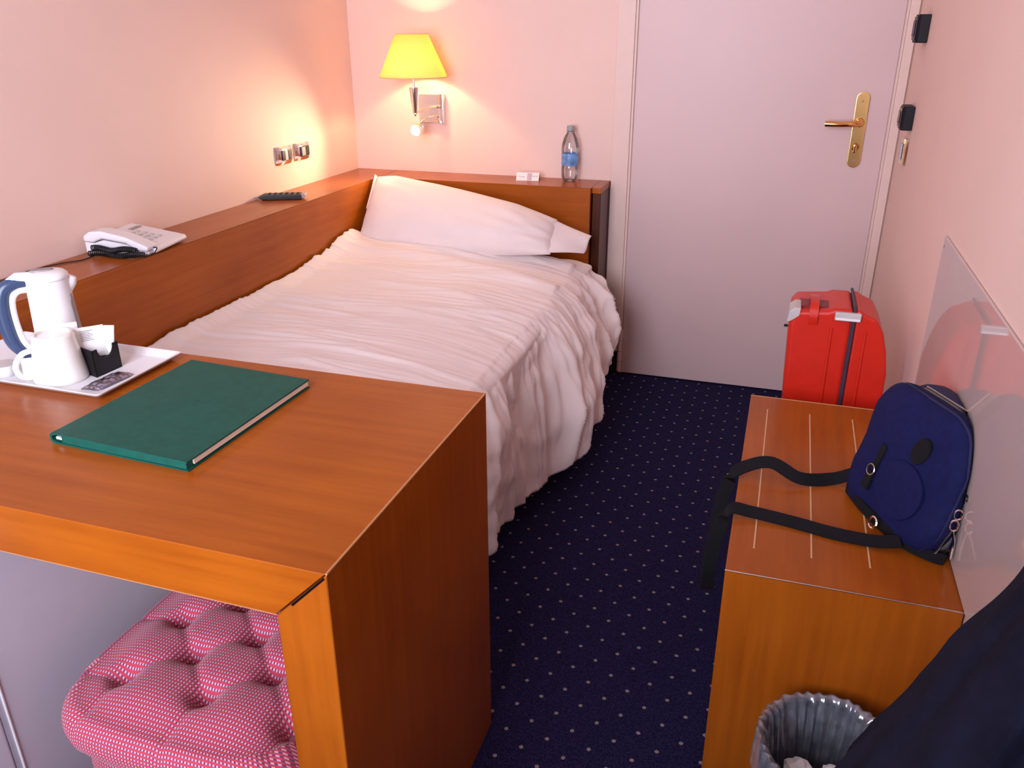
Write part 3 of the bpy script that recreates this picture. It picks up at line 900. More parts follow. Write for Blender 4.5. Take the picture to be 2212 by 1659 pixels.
# black caddy with sachets
c0 = Vector((0.594, -2.118, 0)); e1 = Vector((0.004, 0.058, 0)); e2 = Vector((-0.062, 0.018, 0))
cad = thing('sachet_caddy', c0 + (e1 + e2) / 2 + Vector((0, 0, TT)), 'small square black plastic caddy on the tray behind the mug', 'caddy')
def caddy():
    bm = bmesh.new()
    cs = [c0, c0 + e1, c0 + e1 + e2, c0 + e2]
    ctr = sum(cs, Vector()) / 4
    H = 0.050
    def wall(a, b, notch, name):
        # one wall; a notch is cut as a half-round scoop from its rim
        pts = [(0, 0), (1, 0), (1, H)]
        if notch:
            n = 12
            for k in range(n + 1):
                th = PI * k / n
                pts.append((0.5 + 0.30 * math.cos(th), H - 0.020 * math.sin(th)))
        pts.append((0, H))
        inn = (ctr - (a + b) / 2).normalized() * 0.0022
        A = [bm.verts.new(a.lerp(b, u) + Vector((0, 0, TT + z))) for u, z in pts]
        B = [bm.verts.new(a.lerp(b, u) + inn + Vector((0, 0, TT + z))) for u, z in pts]
        bm.faces.new(A); bm.faces.new(B[::-1])
        for i in range(len(A)):
            j = (i + 1) % len(A); bm.faces.new((A[i], B[i], B[j], A[j]))
    wall(cs[0], cs[1], True, 'r'); wall(cs[1], cs[2], False, 'b'); wall(cs[2], cs[3], True, 'l'); wall(cs[3], cs[0], False, 'f')
    A = [bm.verts.new(c + Vector((0, 0, TT + 0.0001))) for c in cs]; B = [bm.verts.new(c + Vector((0, 0, TT + 0.002))) for c in cs]
    bm.faces.new(A); bm.faces.new(B[::-1])
    for i in range(4): bm.faces.new((A[i], A[(i + 1) % 4], B[(i + 1) % 4], B[i]))
    return link('box', bm, BLACKPL, cad)
caddy()
def pouch(name, center, ax, up, w, h, t, label, cat, mat, lines=False, pinch=True, group=None):
    """pillow-like paper sachet standing in a frame (ax, up)"""
    ax = Vector(ax).normalized(); up = Vector(up); up = (up - ax * up.dot(ax)).normalized(); nn = ax.cross(up)
    root = thing(name, Vector(center) - up * h / 2, label, cat, group)
    def pt(u, v, s):
        ed = max(0, 1 - abs(2 * u - 1) ** 3) * max(0, 1 - abs(2 * v - 1) ** 3)
        n_ = noise.noise(Vector((u * 4, v * 4, center[0] * 50)))
        return Vector(center) + ax * (u - 0.5) * w + up * (v - 0.5) * h + nn * (s * (t / 2 * ed + 0.0004) + 0.0012 * n_)
    bm = bmesh.new(); nu = nv = 12
    G = [[[bm.verts.new(pt(i / nu, j / nv, s)) for j in range(nv + 1)] for i in range(nu + 1)] for s in (1, -1)]
    for i in range(nu):
        for j in range(nv):
            a, b = G
            bm.faces.new((a[i][j], a[i + 1][j], a[i + 1][j + 1], a[i][j + 1])); bm.faces.new((b[i][j], b[i][j + 1], b[i + 1][j + 1], b[i + 1][j]))
    for i in range(nu):
        bm.faces.new((G[0][i][0], G[1][i][0], G[1][i + 1][0], G[0][i + 1][0])); bm.faces.new((G[0][i][nv], G[0][i + 1][nv], G[1][i + 1][nv], G[1][i][nv]))
        bm.faces.new((G[0][0][i], G[0][0][i + 1], G[1][0][i + 1], G[1][0][i])); bm.faces.new((G[0][nu][i], G[1][nu][i], G[1][nu][i + 1], G[0][nu][i + 1]))
    link('wrapper', bm, mat, root, True, 60)
    if lines:
        for k in range(7):
            bm = bmesh.new()
            v = 0.55 + k * 0.052
            a = pt(0.18 + 0.02 * (k % 2), v, 1) + nn * 0.0004; b = pt(0.62 - 0.05 * (k % 3), v, 1) + nn * 0.0004
            d = up * 0.00035
            vs = []
            for q in range(9):
                u = lerp(0.18 + 0.02 * (k % 2), 0.62 - 0.05 * (k % 3), q / 8)
                p_ = pt(u, v, 1) + nn * 0.0005
                vs.append((bm.verts.new(p_ - d), bm.verts.new(p_ + d)))
            for q in range(8): bm.faces.new((vs[q][0], vs[q + 1][0], vs[q + 1][1], vs[q][1]))
            link('text_line', bm, INK, root)
    return root
cc = c0 + (e1 + e2) / 2
towards = Vector((0.757, -0.655, 0))
imr = Vector((0.655, 0.757, 0))
pouch('sugar_sachet', (cc.x - 0.003, cc.y - 0.004, TT + 0.053), imr, (-0.30, 0.28, 0.9), 0.050, 0.056, 0.009, 'white paper sachet printed with fine lines in the black caddy', 'sachet', PAPER, True, group='sachets in the caddy')
pouch('sugar_sachet', (cc.x + 0.012, cc.y + 0.016, TT + 0.050), imr + Vector((0.5, -0.4, 0)), (-0.1, 0.30, 0.9), 0.030, 0.056, 0.012, 'plump plain white sachet at the right of the black caddy', 'sachet', PAPER, group='sachets in the caddy')
pouch('folded_napkin', (cc.x - 0.030, cc.y - 0.020, TT + 0.050), imr, (-0.35, -0.15, 0.92), 0.028, 0.080, 0.005, 'tall narrow white paper slip sticking up at the left of the caddy', 'sachet', PAPER, group='sachets in the caddy')
# clear wrapped sweet strip in front of the caddy
k0 = Vector((0.610, -2.172, 0)); kdir = Vector((0.006, 0.080, 0)); kw = Vector((0.034, 0.004, 0))
blz = thing('wrapped_biscuit', Vector((0.63, -2.13, TT)), 'small clear lilac plastic packet lying at the right end of the tray', 'packet')
def film(u, v):
    e = (1 - abs(2 * u - 1) ** 4) * (1 - abs(2 * v - 1) ** 6)
    p = k0 + kdir * v + kw * u
    n_ = noise.noise(Vector((u * 6, v * 11, 5)))
    crimp = 0.0022 * math.sin(u * 40) * (1 if v < 0.1 or v > 0.92 else 0)
    return Vector((p.x + 0.012 * v * 0, p.y, TT + 0.0012 + 0.0085 * e + 0.003 * n_ * e + abs(crimp)))
bm = grid_bm(film, 24, 40); f_ = link('wrapper', bm, FILM, blz, True, 180)
md = f_.modifiers.new('thickness', 'SOLIDIFY'); md.thickness = 0.0006
bm = bmesh.new(); add_box(bm, 0.614, 0.640, -2.150, -2.108, TT + 0.0012, TT + 0.0055); bevel(bm, 0.002, 2)
link('biscuit', bm, pm('lilac_card', (0.70, 0.66, 0.80), 0.5), blz, True, 50)
# little milk pot and wrapper at the left edge of the picture
mk_ = thing('milk_pot', (0.440, -2.152, TT), 'small white portion pot at the far left of the tray', 'pot')
lathe('pot', [(0, 0), (0.013, 0), (0.018, 0.020), (0.0205, 0.021), (0.0205, 0.0225), (0, 0.0225)], (0.430, -2.160, TT), WHITEPL, mk_, 28)
bm = lathe_bm([(0, 0.0235), (0.0215, 0.0235), (0.0215, 0.0228), (0, 0.0228)], (0.430, -2.160, TT), 28); link('foil_lid', bm, LGREY, mk_, True)
pouch('coffee_sachet', (0.475, -2.128, TT + 0.014), imr, (-0.5, 0.45, 0.72), 0.052, 0.034, 0.007, 'grey-white crumpled sachet between the mug handle and the kettle', 'sachet', TRAYM)

# ------------------------------------------------------------------ green folder
fo = thing('guest_folder', (0.846, -2.19, ZD), 'green leatherette folder lying shut on the desk', 'folder')
A0 = Vector((0.712, -2.338, 0)); AX = Vector((0.258, -0.012, 0)); AY = Vector((0.006, 0.316, 0))
def fo_pt(u, v, z): p = A0 + AX * u + AY * v; return Vector((p.x, p.y, ZD + z))
sec = []
n = 10; R1 = 0.0090
for k in range(n + 1):
    a = PI / 2 + PI * k / n; sec.append((0.028 + 0.028 * math.cos(a) * 1.0, 0.0093 + R1 * math.sin(a)))
outer = [(1.0, 0.0160)] + [(0.5, 0.0172)] + sec + [(1.0, 0.0004)]
inner = [(1.0, 0.0022)] + [(0.055, 0.0030)] + [(0.022, 0.0055), (0.016, 0.0093), (0.022, 0.0135), (0.055, 0.0158)] + [(0.5, 0.0152), (1.0, 0.0140)]
bm = bmesh.new()
loop = outer + inner
fa = [bm.verts.new(fo_pt(u, 0, z)) for u, z in loop]; fb = [bm.verts.new(fo_pt(u, 1, z)) for u, z in loop]
no = len(outer); nl = len(loop)
for i in range(nl): bm.faces.new((fa[i], fa[(i + 1) % nl], fb[(i + 1) % nl], fb[i]))
for S in (fa, fb):
    # stitch the end section as a strip between outer and inner outlines
    O = S[:no]; I = S[no:][::-1]
    i = j = 0
    while i < len(O) - 1 or j < len(I) - 1:
        if j >= len(I) - 1 or (i < len(O) - 1 and i / (len(O) - 1) <= j / (len(I) - 1)):
            bm.faces.new((O[i], O[i + 1], I[j])); i += 1
        else:
            bm.faces.new((O[i], I[j + 1], I[j])); j += 1
link('cover', bm, TEAL, fo, True, 40)
def slab(name, u0, u1, v0, v1, z0, z1, mat, parent):
    bm = bmesh.new()
    vs = [bm.verts.new(fo_pt(u, v, z)) for z in (z0, z1) for (u, v) in ((u0, v0), (u1, v0), (u1, v1), (u0, v1))]
    for q in ((0, 1, 2, 3), (4, 5, 6, 7), (0, 1, 5, 4), (1, 2, 6, 5), (2, 3, 7, 6), (3, 0, 4, 7)): bm.faces.new([vs[i] for i in q])
    return link(name, bm, mat, parent)
slab('pages', 0.10, 0.996, 0.050, 0.992, 0.0050, 0.0128, CREAMP, fo)
slab('inner_lining', 0.085, 0.985, 0.006, 0.048, 0.0026, 0.0146, TEAL, fo)
slab('page_spine', 0.040, 0.082, 0.008, 0.992, 0.0072, 0.0112, PAPER, fo)
em = bmesh.new()
ec = fo_pt(0.52, 0.55, 0.01735)
for k, (dx, dy, w, h) in enumerate(((0, 0, 0.010, 0.0022), (0.001, 0.004, 0.006, 0.0022), (-0.001, -0.004, 0.007, 0.0016))):
    add_box(em, ec.x + dx - w / 2, ec.x + dx + w / 2, ec.y + dy - h / 2, ec.y + dy + h / 2, ec.z - 0.0006, ec.z + 0.0002)
link('emblem', em, TEALDK, fo)

# ------------------------------------------------------------------ telephone
ph = thing('telephone', (0.095, -1.415, ZS), 'white desk telephone with handset and black cord on the side ledge', 'telephone')
PR = rot_xf(math.radians(10), (0.095, -1.415, ZS))
prism('body', [(0.006, ZS + 0.004), (0.180, ZS + 0.004), (0.187, ZS + 0.010), (0.182, ZS + 0.020), (0.110, ZS + 0.032), (0.030, ZS + 0.046), (0.012, ZS + 0.040), (0.006, ZS + 0.020)], 'y', -1.490, -1.335, PHONEM, ph, 0.006, 3, xf=PR)
bm = bmesh.new(); 
prism('handset', [(0.004, ZS + 0.036), (0.030, ZS + 0.034), (0.055, ZS + 0.044), (0.120, ZS + 0.034), (0.145, ZS + 0.018), (0.176, ZS + 0.014), (0.180, ZS + 0.026), (0.120, ZS + 0.050), (0.055, ZS + 0.064), (0.022, ZS + 0.062), (0.004, ZS + 0.050)], 'y', -1.520, -1.468, PHONEM, ph, 0.008, 3, xf=PR)
bm.free()
prism('handset_cradle', [(0.002, ZS + 0.004), (0.172, ZS + 0.004), (0.178, ZS + 0.013), (0.140, ZS + 0.017), (0.120, ZS + 0.030), (0.055, ZS + 0.040), (0.028, ZS + 0.032), (0.002, ZS + 0.034)], 'y', -1.512, -1.480, PHONEM, ph, 0.003, 2, xf=PR)
for r_ in range(4):
    for c_ in range(3):
        x = 0.080 + r_ * 0.020; y = -1.440 + c_ * 0.022
        zz = ZS + 0.0375 - (x - 0.080) * 0.165
        box('key', x - 0.006, x + 0.006, y - 0.007, y + 0.007, zz - 0.002, zz + 0.002, LGREY, ph, 0.0012, 1, xf=PR)
box('display', 0.052, 0.066, -1.395, -1.350, ZS + 0.036, ZS + 0.0430, GREYPL, ph, 0.001, 1, xf=PR)
# coiled cord piled along the near side
bm = bmesh.new()
for (oy, oz, x0, x1, ph0) in ((-1.533, 0.0085, 0.022, 0.176, 0.0), (-1.527, 0.0200, 0.030, 0.150, 1.0)):
    pts = []
    turns = 30
    for k in range(turns * 7 + 1):
        t = k / (turns * 7); a = 2 * PI * turns * t + ph0
        bx_ = lerp(x0, x1, t); by = oy + 0.004 * math.sin(t * 7); bz_ = ZS + oz + 0.003 * math.sin(t * 9 + ph0)
        pts.append(Vector((bx_, by + 0.0065 * math.cos(a), max(bz_ + 0.0065 * math.sin(a), ZS + 0.0018))))
    add_tube(bm, pts, 0.0017, 5)
bmesh.ops.transform(bm, matrix=PR, verts=bm.verts)
link('coiled_cord', bm, CORDM, ph, True, 60)
q = lambda x, y, z: PR @ Vector((x, y, z))
tube('handset_lead', smooth_path([q(0.176, -1.492, ZS + 0.020), q(0.190, -1.496, ZS + 0.020), q(0.188, -1.515, ZS + 0.008), q(0.174, -1.530, ZS + 0.008)], 6), 0.0016, CORDM, ph, 8)
tube('line_cord', smooth_path([(0.050, -1.535, ZS + 0.002), (0.055, -1.58, ZS + 0.002), (0.030, -1.62, ZS + 0.002), (0.012, -1.70, ZS + 0.002), (0.020, -1.80, ZS + 0.002), (0.010, -1.93, ZS + 0.002)], 8), 0.0015, CORDM, ph, 8)

# ------------------------------------------------------------------ remote control
rc = thing('remote_control', (0.080, -0.705, ZS), 'black television remote lying on the side ledge', 'remote')
RX = rot_xf(math.radians(25), (0.080, -0.705, ZS))
prism('body', [(0.000, ZS + 0.010), (0.016, ZS + 0.0005), (0.146, ZS + 0.0005), (0.160, ZS + 0.012), (0.156, ZS + 0.019), (0.020, ZS + 0.019)], 'y', -0.728, -0.684, BLACKPL, rc, 0.003, 2, xf=RX)
prism('end_cap', [(0.148, ZS + 0.003), (0.1615, ZS + 0.012), (0.1575, ZS + 0.0198), (0.146, ZS + 0.0198)], 'y', -0.7285, -0.6835, GREYPL, rc, 0.001, 1, xf=RX)
for i in range(6):
    for j in range(3):
        x = 0.034 + i * 0.019; y = -0.718 + j * 0.012
        box('button', x, x + 0.009, y - 0.003, y + 0.004, ZS + 0.0180, ZS + 0.0202, DARKPL, rc, xf=RX)

# ------------------------------------------------------------------ sockets on the left wall
def socket(y0, y1, z0, z1, label, kind):
    t = thing('wall_socket', (0, (y0 + y1) / 2, z0), label, 'socket', 'chrome sockets above the ledge')
    yc = (y0 + y1) / 2; h = z1 - z0; w = y1 - y0
    def pt(u, v):
        a = (abs(2 * u - 1)) ** 2.5
        b = (abs(2 * v - 1)) ** 4
        return Vector((0.0138 - 0.010 * a - 0.004 * b, lerp(y0, y1, u), lerp(z0, z1, v)))
    bm = bmesh.new(); nu, nv = 24, 16
    V = [[bm.verts.new(pt(i / nu, j / nv)) for j in range(nv + 1)] for i in range(nu + 1)]
    B_ = [[None] * (nv + 1) for _ in range(nu + 1)]
    for i in range(nu):
        for j in range(nv): bm.faces.new((V[i][j], V[i + 1][j], V[i + 1][j + 1], V[i][j + 1]))
    bd = [V[i][0] for i in range(nu + 1)] + [V[nu][j] for j in range(1, nv + 1)] + [V[i][nv] for i in range(nu - 1, -1, -1)] + [V[0][j] for j in range(nv - 1, 0, -1)]
    bb = [bm.verts.new((0.0004, v.co.y, v.co.z)) for v in bd]
    for i in range(len(bd)):
        j = (i + 1) % len(bd); bm.faces.new((bd[i], bd[j], bb[j], bb[i]))
    bm.faces.new(bb)
    link('cover_plate', bm, CHROME, t, True, 50)
    cz = (z0 + z1) / 2
    if kind == 0:
        for k in (-1, 0, 1):
            box('module', 0.0128, 0.0158, yc + k * 0.0185 - 0.0085, yc + k * 0.0185 + 0.0085, cz - 0.017, cz + 0.017, (PURPLEPL, LGREY, PURPLEPL)[k + 1], t, 0.001, 1)
        for k in (-1, 0, 1):
            lathe('pin_hole', [(0, 0.001), (0.0026, 0.001), (0.0026, 0)], (0, 0, 0), BLACKPL, t, 12, Matrix.Translation((0.0154, yc + 0.0185, cz + k * 0.009)) @ Matrix.Rotation(PI / 2, 4, 'Y'))
    else:
        m_ = box('module', 0.0128, 0.0158, yc - 0.026, yc + 0.030, cz - 0.018, cz + 0.018, PURPLEPL, t, 0.001, 1)
        box('rocker', 0.0158, 0.0185, yc - 0.022, yc + 0.002, cz - 0.015, cz + 0.015, GREYPL, t, 0.001, 1)
        box('rocker', 0.0158, 0.0185, yc + 0.004, yc + 0.027, cz - 0.015, cz + 0.015, DARKPL, t, 0.001, 1)
    return t
socket(-0.606, -0.496, 0.884, 0.946, 'chrome wall socket on the left, farther from the corner', 0)
socket(-0.484, -0.376, 0.884, 0.945, 'chrome wall switch plate nearer the room corner', 1)

# ------------------------------------------------------------------ wall lamp
LX, LY = 0.341, -0.150
lamp = thing('wall_lamp', (0.352, 0, 1.04), 'chrome wall lamp with yellow conical shade and small reading light', 'lamp')
pb = box('wall_plate', 0.299, 0.388, -0.022, -0.001, 0.985, 1.092, CHROME, lamp, 0.002, 2)
pw_ = box('side_plate', 0.3885, 0.406, -0.030, -0.001, 0.983, 1.094, CHROME, lamp, 0.002, 2)
bm = lathe_bm([(0.1265, 1.160), (0.1272, 1.164), (0.0600, 1.312)], (LX, LY, 0), 64)
sh_ = link('lamp_shade', bm, SHADE, lamp, True, 60)
md = sh_.modifiers.new('thickness', 'SOLIDIFY'); md.thickness = 0.0016
for (r_, z_) in ((0.1272, 1.162), (0.0602, 1.3115)):
    bm = bmesh.new(); pts = [(LX + r_ * math.cos(2 * PI * k / 48), LY + r_ * math.sin(2 * PI * k / 48), z_) for k in range(49)]
    add_tube(bm, pts, 0.0016, 6, False); link('shade_rim', bm, pm('rim_tape', (0.75, 0.52, 0.28), 0.7), sh_, True)
lathe('lamp_body', [(0, 1.020), (0.004, 1.021), (0.0045, 1.028), (0.009, 1.032), (0.0185, 1.122), (0.0185, 1.125), (0, 1.125)], (LX, LY, 0), CHROME, lamp, 32)
lathe('stem', [(0, 1.125), (0.0040, 1.125), (0.0040, 1.180), (0, 1.180)], (LX, LY, 0), CHROME, lamp, 14)
lathe('bulb_holder', [(0, 1.176), (0.014, 1.176), (0.014, 1.202), (0, 1.202)], (LX, LY, 0), WHITEPL, lamp, 20)
lathe('bulb', [(0, 1.202), (0.010, 1.203), (0.017, 1.222), (0.019, 1.236), (0.014, 1.252), (0, 1.259)], (LX, LY, 0), BULB, lamp, 24)
for k in range(3):
    a = 2 * PI * k / 3 + 0.4
    tube('shade_spoke', [(LX + 0.012 * math.cos(a), LY + 0.012 * math.sin(a), 1.198), (LX + 0.1090 * math.cos(a), LY + 0.1090 * math.sin(a), 1.200)], 0.0012, CHROME, lamp, 6)
tube('arm', smooth_path([(0.386, -0.022, 1.046), (0.372, -0.060, 1.047), (0.358, -0.105, 1.040), (LX + 0.004, LY + 0.006, 1.036)], 6), 0.0055, CHROME, lamp, 12)
tube('reading_arm', smooth_path([(0.386, -0.022, 1.010), (0.372, -0.060, 1.012), (0.354, -0.095, 1.004), (0.340, -0.118, 0.986), (0.333, -0.130, 0.972)], 6), 0.0035, CHROME, lamp, 10)
hdir = Vector((-0.30, -0.92, -0.25)).normalized()
RP = Vector((0.332, -0.134, 0.966))
rm = Matrix.Translation(RP) @ hdir.to_track_quat('Z', 'Y').to_matrix().to_4x4() @ Matrix.Scale(1.2, 4)
lathe('reading_head', [(0, -0.030), (0.010, -0.029), (0.016, -0.018), (0.0185, 0.0), (0.0170, 0.0), (0.0145, -0.016), (0, -0.018)], (0, 0, 0), CHROME, lamp, 24, rm)
bm = lathe_bm([(0, -0.014), (0.0145, -0.010), (0.0172, 0.0), (0.012, 0.009), (0, 0.012)], (0, 0, 0), 24); bmesh.ops.transform(bm, matrix=rm, verts=bm.verts)
link('reading_bulb', bm, LED, lamp, True)
def lamp_light(name, kind, loc, energy, col, size, direc=None, ang=None, blend=0.5):
    d = bpy.data.lights.new(name, kind); d.energy = energy; d.color = col; d.shadow_soft_size = size
    o = bpy.data.objects.new(name, d); COL.objects.link(o); o.parent = lamp; o.location = Vector(loc) - wpos(lamp)
    if direc is not None:
        o.rotation_euler = Vector(direc).to_track_quat('-Z', 'Y').to_euler()
        d.spot_size = math.radians(ang); d.spot_blend = blend
    return o
lamp_light('bulb_light', 'POINT', (LX, LY, 1.240), 13.0, (1.0, 0.63, 0.30), 0.022)
lamp_light('reading_light', 'SPOT', RP + hdir * 0.018, 9.0, (1.0, 0.74, 0.42), 0.012, (-0.52, -0.84, -0.12), 96, 1.0)

# ------------------------------------------------------------------ on the headboard shelf: bottle and card
BXc, BYc = 0.931, -0.052
bo = thing('water_bottle', (BXc, BYc, ZS), 'clear plastic water bottle with blue label on the headboard shelf', 'bottle')
def petal(a, z):
    return 1 - 0.07 * max(0, 1 - z / 0.03) * (0.5 + 0.5 * math.cos(5 * a))
lathe('bottle', [(0, 0.004), (0.016, 0.001), (0.026, 0.003), (0.0315, 0.015), (0.0325, 0.045), (0.0312, 0.055), (0.0312, 0.105), (0.0330, 0.112), (0.0318, 0.135), (0.025, 0.160), (0.0145, 0.178), (0.0120, 0.184), (0.0120, 0.190), (0, 0.190)], (BXc, BYc, ZS), PET, bo, 40, wob=petal)
lathe('label', [(0.0322, 0.060), (0.0324, 0.062), (0.0324, 0.102), (0.0322, 0.104)], (BXc, BYc, ZS), LABELM, bo, 40)
lathe('cap', [(0.0, 0.186), (0.0142, 0.186), (0.0146, 0.190), (0.0142, 0.203), (0.0, 0.204)], (BXc, BYc, ZS), CAPM, bo, 28)
lathe('neck_ring', [(0.011, 0.180), (0.0155, 0.1805), (0.0155, 0.183), (0.011, 0.184)], (BXc, BYc, ZS), CAPM, bo, 28)
cd = thing('table_card', (0.772, -0.075, ZS), 'small white folded card standing on the headboard shelf left of the bottle', 'card')
CR = rot_xf(math.radians(8), (0.772, -0.075, ZS))
prism('front', [(-0.098, ZS + 0.0002), (-0.0972, ZS + 0.0002), (-0.0752, ZS + 0.0270), (-0.0760, ZS + 0.0275)], 'x', 0.728, 0.816, PAPER, cd, xf=CR)
prism('back', [(-0.056, ZS + 0.0002), (-0.0552, ZS + 0.0002), (-0.0740, ZS + 0.0275), (-0.0750, ZS + 0.0272)], 'x', 0.728, 0.816, PAPER, cd, xf=CR)
def card_patch(nm, x0, x1, v0, v1, mt):
    bm = bmesh.new()
    def cp(x, v): return Vector((x, lerp(-0.0982, -0.0762, v) - 0.0004, ZS + lerp(0.0006, 0.0274, v)))
    bm.faces.new([bm.verts.new(CR @ cp(*a)) for a in ((x0, v0), (x1, v0), (x1, v1), (x0, v1))])
    link(nm, bm, mt, cd)
card_patch('printed_panel', 0.770, 0.788, 0.06, 0.94, CARD2)
for (x0, x1, v) in ((0.738, 0.745, 0.45), (0.748, 0.760, 0.40), (0.792, 0.800, 0.5), (0.803, 0.810, 0.5)):
    card_patch('printed_mark', x0, x1, v, v + 0.12, LGREY)

# ------------------------------------------------------------------ luggage bench
be = thing('luggage_bench', ((XB + W) / 2, (BN + BF) / 2, 0), 'low cherry wood luggage bench against the right wall', 'bench')
X1b = W - 0.004
prism('top', [(BN + 0.0006, ZB), (BF, ZB), (BF, ZB - 0.028), (BN + 0.0286, ZB - 0.028)], 'x', XB, X1b, WY, be, 0.0008, 1)
prism('front_panel', [(BN, ZB - 0.0006), (BN + 0.028, ZB - 0.0286), (BN + 0.028, 0.0), (BN, 0.0)], 'x', XB, X1b, WZ, be, 0.0008, 1)
box('back_panel', XB, X1b, BF - 0.026, BF, 0.0, ZB - 0.0285, WZ, be, 0.0012, 1)
box('shelf', XB + 0.01, X1b, BN + 0.0285, BF - 0.0265, 0.10, 0.12, WY, be, 0.001, 1)
box('edge_strip', XB - 0.0006, X1b, BN - 0.0008, BN + 0.0016, ZB - 0.0012, ZB + 0.0008, STEEL, be, 0.0005, 1)['label'] = 'thin metal edge strip'
box('edge_strip', XB, X1b, BF - 0.002, BF + 0.001, ZB - 0.0012, ZB + 0.0012, EDGE, be, 0.0006, 1)
for x in (1.7465, 1.8415, 1.935):
    box('inlay_strip', x - 0.0016, x + 0.0016, -1.900, -1.300, ZB - 0.001, ZB + 0.0012, INLAY, be, 0.0005, 1)

# glossy guard panel on the wall above the bench
gp = box('wall_guard', W - 0.006, W - 0.0005, -3.10, -1.214, ZB + 0.004, 0.912, GUARD, None, 0.0012, 1)
tag(gp, 'glossy pale protective panel on the right wall above the bench', 'wall panel')
for (yy, zz) in ((-1.232, 0.893), (-1.232, 0.53), (-2.1, 0.893)):
    lathe('screw', [(0, 0.0012), (0.003, 0.0008), (0.0035, 0)], (0, 0, 0), GREYPL, gp, 12, Matrix.Translation((W - 0.0062, yy, zz)) @ Matrix.Rotation(-PI / 2, 4, 'Y'))

# ------------------------------------------------------------------ red suitcase
SYF, SYB = -1.120, -0.940
su = thing('suitcase', (1.90, (SYF + SYB) / 2, 0), 'red hard-shell suitcase standing upright between the bench and the door', 'suitcase')
XS = 1.920                                     # seam
ZT = 0.699
Lp2 = [(XS - 0.003, 0.034), (1.812, 0.034), (1.796, 0.060), (1.789, 0.25), (1.779, 0.46), (1.772, 0.640), (1.774, 0.668), (1.786, 0.686), (1.858, 0.692), (1.872, 0.698), (XS - 0.003, ZT)]
Rp = [(XS + 0.003, 0.034), (XS + 0.003, ZT), (1.934, 0.697), (1.942, 0.691), (1.972, 0.678), (1.991, 0.645), (2.004, 0.60), (2.014, 0.54), (2.015, 0.44), (2.008, 0.20), (1.996, 0.055), (1.980, 0.034)]
prism('shell_half', Lp2, 'y', SYF, SYB, RED, su, 0.012, 3, angle=75)
prism('shell_half', Rp, 'y', SYF, SYB, RED, su, 0.012, 3, angle=75)
prism('seam_strip', [(XS - 0.007, 0.038), (XS - 0.007, ZT - 0.006), (XS + 0.007, ZT - 0.006), (XS + 0.007, 0.038)], 'y', SYF + 0.003, SYB - 0.003, SEAMM, su, 0.004, 2)
tube('seam_bead', smooth_path([(XS, SYB + 0.004, ZT + 0.001), (XS, SYF + 0.05, ZT + 0.001), (XS, SYF + 0.014, ZT), (XS, SYF + 0.001, ZT - 0.014), (XS, SYF - 0.0012, 0.65), (XS, SYF - 0.0012, 0.35), (XS, SYF - 0.0012, 0.06)], 6), 0.0040, SEAMM, su, 10)
for (xa, xb2) in ((1.872, 1.874), (1.950, 1.951)):
    tube('rib', [(xa, SYF + 0.001, 0.650), (xb2, SYF + 0.001, 0.40), (xb2, SYF + 0.001, 0.06)], [0.004, 0.005, 0.005], RED, su, 10)
# carry handle let into the top of the shell
rec = prism('recess_shade', [(1.792, SYF + 0.024), (1.862, SYF + 0.024), (1.862, SYF + 0.086), (1.792, SYF + 0.086)], 'z', 0.678, 0.6935, REDSHADE, su, 0.001, 1)  # nearly flush slab; its darker red paints the shade of a hollow
rec['label'] = 'handle recess with its shade painted in dark red'
ribbon('carry_handle', smooth_path([(1.829, SYF + 0.120, 0.693), (1.828, SYF + 0.090, 0.699), (1.827, SYF + 0.060, 0.704), (1.827, SYF + 0.026, 0.704), (1.826, SYF + 0.004, 0.697), (1.826, SYF - 0.004, 0.677), (1.826, SYF - 0.002, 0.656)], 5), [(1, 0, 0)] * 31, 0.021, 0.008, RED, su)
prism('corner_guard', [(1.766, 0.655), (1.776, 0.659), (1.794, 0.674), (1.796, 0.694), (1.782, 0.694), (1.769, 0.684)], 'y', SYF - 0.004, SYF + 0.070, LGREY, su, 0.003, 2)
box('grip_tab', 1.7610, 1.7705, SYF + 0.004, SYF + 0.012, 0.640, 0.645, DARKPL, su, 0.001, 1)
la = box('latch', 1.875, 1.935, SYF - 0.010, SYF + 0.004, 0.672, 0.693, LGREY, su, 0.004, 3)
box('latch_lip', 1.877, 1.933, SYF - 0.013, SYF - 0.0095, 0.674, 0.680, WHITEPL, la, 0.001, 1)
for (x, y) in ((1.82, SYF + 0.04), (1.98, SYF + 0.04), (1.82, SYB - 0.04), (1.98, SYB - 0.04)):
    bm = lathe_bm([(0, -0.012), (0.022, -0.012), (0.023, 0), (0.022, 0.012), (0, 0.012)], (0, 0, 0), 20)
    bmesh.ops.transform(bm, matrix=Matrix.Translation((x, y, 0.023)) @ Matrix.Rotation(PI / 2, 4, 'Y'), verts=bm.verts)
    link('wheel', bm, BLACKPL, su, True, 50)

# ------------------------------------------------------------------ blue backpack on the bench
bp = thing('backpack', (1.98, -1.73, ZB), 'blue nylon backpack with black straps leaning on the right wall, on the bench', 'backpack')
